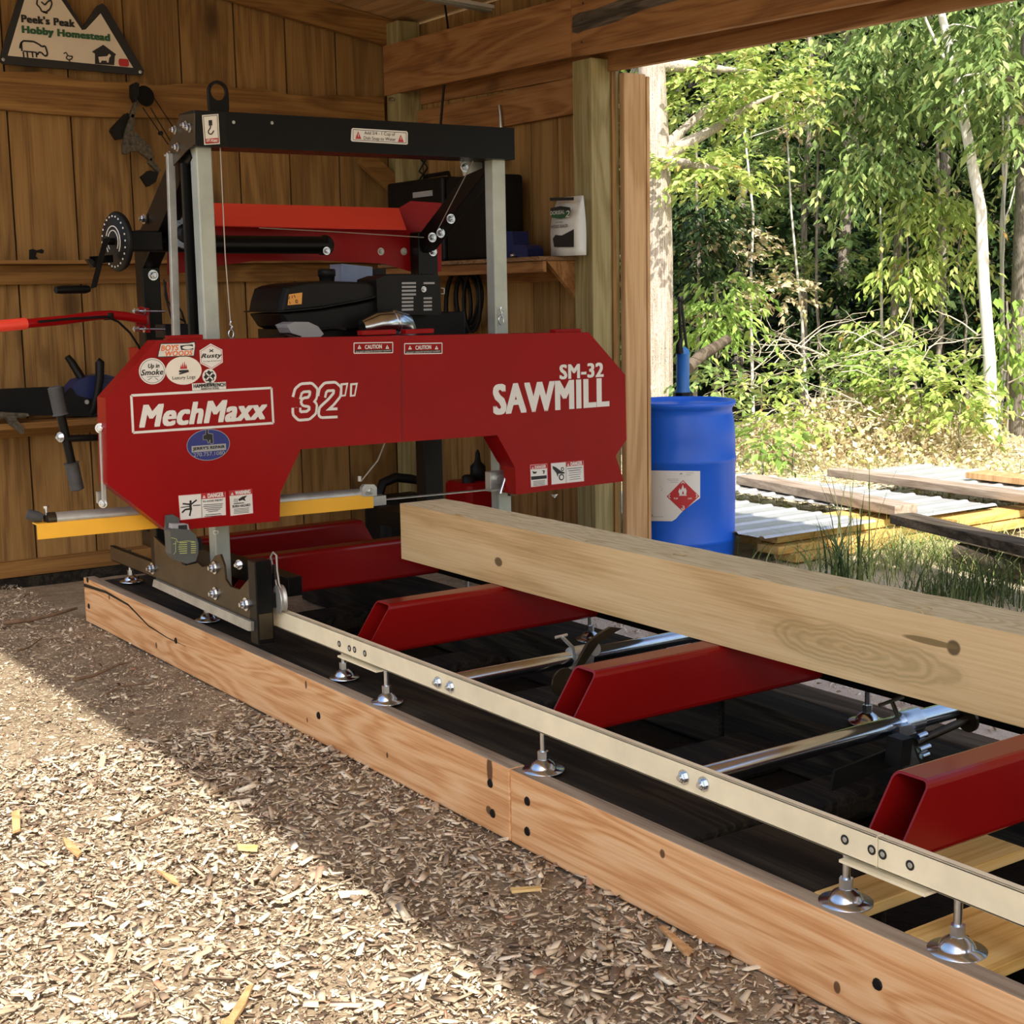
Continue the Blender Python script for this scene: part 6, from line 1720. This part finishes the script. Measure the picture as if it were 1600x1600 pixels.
# tangle of bleached dry brush (stuff)
mb = MB(); r = random.Random(17)
for k in range(150):
    px = r.uniform(1120, 1400) if k < 115 else r.uniform(1400, 1600); d = r.uniform(12.6, 15.4)
    p = D(px, r.uniform(520, 655), d); a = r.uniform(0, 2*PI); v = Vector((math.cos(a), math.sin(a), r.uniform(-.1, .9)))
    pts = []
    for i in range(6):
        pts.append(p.copy()); p = p + v*r.uniform(.07,.17); v = (v + Vector((r.uniform(-.5,.5), r.uniform(-.5,.5), r.uniform(-.45,.25)))).normalized()
        p.z = max(p.z, .02)
    q = r.uniform(.003, .009); mb.tube(pts, [q*(1-.12*i) for i in range(6)], 5)
tag(mb.build('brush', M['twig']), 'tangle of bleached dry brush at the edge of the wood', 'brush', kind='stuff')
# heap of dry leaves, litter on the ground (stuff)
r = np.random.default_rng(9); n = 11000
c = P(1345, 705, 2, 0)
q = r.normal(0, 1, (n,2)); rr2 = np.exp(-(q**2).sum(1)*.5)
pos = np.stack([c.x + q[:,0]*.75, c.y + q[:,1]*.75, rr2*.55*r.uniform(.1,1,n)], -1)
L = r.uniform(.03,.075,n)
V, F = leaves(pos, r.normal(0,1,(n,3)), np.array([0,0,.7]) + r.normal(0,.6,(n,3)), L, L*.6)
tag(fast_mesh('dry_leaves', V, F, M['leaf_dry']), 'heap of tan dry leaves at the edge of the yard', 'dry leaves', kind='stuff')
n = 9000
th = np.radians(r.uniform(33, 57, n)); dd = r.uniform(8.6, 17, n)
pos = np.stack([dd*np.sin(th), dd*np.cos(th), r.uniform(.0,.03,n)], -1); L = r.uniform(.025,.09,n)
V, F = leaves(pos, r.normal(0,1,(n,3))*[1,1,.2], np.array([0,0,1.]) + r.normal(0,.25,(n,3)), L, L*.5)
tag(fast_mesh('leaf_litter', V, F, M['leaf_dry']), 'scattered dry leaf litter on the pale yard', 'leaf litter', kind='stuff')
mb = MB(); r = random.Random(5)
for px, py, pxe, pye, rad in ((1535,690,1640,677,.02),(1540,700,1640,697,.014),(1440,707,1475,710,.012),(1545,708,1640,707,.012),(1520,668,1545,655,.02)):
    a, b = P(px,py,2,.03), P(pxe,pye,2,.03); mb = MB(); mb.tube(wig(a,b,4,.03,r), rad, 7)
    tag(mb.build('fallen_branch', M['twig']), {690:'uppermost fallen branch on the ground at the right edge', 700:'second fallen branch below the right edge trunk', 707:'short fallen branch on the pale ground', 708:'lowest fallen branch at the right edge', 668:'short stub of branch at the foot of the leaning trunk'}[py], 'branch')
# grass
def blades(name, pos, h, wd, lean, seed, mat, label, stuff=False, n_seg=4):
    r = np.random.default_rng(seed); n = len(pos)
    az = r.uniform(0, 2*PI, n); dr = np.stack([np.cos(az), np.sin(az), np.zeros(n)], -1); sd = np.stack([-np.sin(az), np.cos(az), np.zeros(n)], -1)
    tw = r.normal(0, .6, n)[:,None]; sd = norm(sd + dr*tw)
    rows = []
    for k in range(n_seg+1):
        t = k/n_seg
        ctr = pos + dr*(lean*h*t**1.8)[:,None] + np.array([0,0,1.])*(h*(t - .35*np.minimum(lean,1.2)*t**2.5))[:,None]
        w2 = (wd*(1-t**1.6)*.5 + .0003)[:,None]
        rows += [ctr - sd*w2, ctr + sd*w2]
    V = np.stack(rows, 1).reshape(-1, 3); m = 2*(n_seg+1)
    F = np.array([[2*k, 2*k+1, 2*k+3, 2*k+2] for k in range(n_seg)])[None] + (np.arange(n)*m)[:,None,None]
    return tag(fast_mesh(name, V, F.reshape(-1,4), mat), label, 'grass', kind='stuff' if stuff else None)
r = np.random.default_rng(23)
def patch(px, py, n, sx, sy):
    c = P(px, py, 2, 0); q = r.normal(0, 1, (n,2)); return np.stack([c.x + q[:,0]*sx, c.y + q[:,1]*sy, np.full(n, -.005)], -1)
n = 46; blades('grass_clump', patch(1312,905,n,.06,.06), r.uniform(.18,.42,n), r.uniform(.008,.016,n), r.uniform(.2,1.0,n), 1, M['grass_dark'], 'coarse dark bladed grass clump in front of the yellow boards')
n = 12; blades('grass_clump', patch(1322,898,n,.10,.06), r.uniform(.45,.72,n), r.uniform(.006,.012,n), r.uniform(.05,.45,n), 2, M['grass'], 'tall pale seeding grass stalks reaching over the roofing sheet')
n = 1500; blades('grass', patch(1420,872,n,.42,.30), r.uniform(.06,.24,n), r.uniform(.003,.007,n), r.uniform(.3,1.4,n), 3, M['grass'], 'sunlit tangle of fine grass in front of the lumber stack', True)
n = 620; blades('grass', np.concatenate([patch(1575,940,n//2,.26,.20), patch(1500,935,n-n//2,.26,.07)]), r.uniform(.05,.30,n), r.uniform(.003,.008,n), r.uniform(.1,.8,n), 4, M['grass_dark'], 'dark shaded grass beyond the near end of the cant', True)
n = 1600; th = np.radians(r.uniform(36,57,n)); dd = r.uniform(8.4, 12.5, n)
blades('grass', np.stack([dd*np.sin(th), dd*np.cos(th), np.zeros(n)], -1), r.uniform(.05,.20,n), r.uniform(.003,.007,n), r.uniform(.3,1.3,n), 6, M['grass'], 'thin grass and weeds sprinkled over the pale yard', True)

# unseen woodland round the clearing, added to darken reflections and cut sky light
src = [o for o in COL.objects if o.get('group') == 'dark trees deep in the wood'][:3]
for k, (x, y) in enumerate(((9,-12),(13,-9),(16,-5),(19,-1),(5,-14),(1,-15),(22,3),(17,4),(19,8),(23,11),(15.5,1),(-12,4),(-13,9),(-11,14),(-6,17),(0,18),(4,18),(-4,-15))):
    o = dup(src[k % 3], (x, y, -.05), 'dark green woodland tree standing out of view around the clearing', k*1.3)
    o['group'] = 'trees out of view around the clearing'
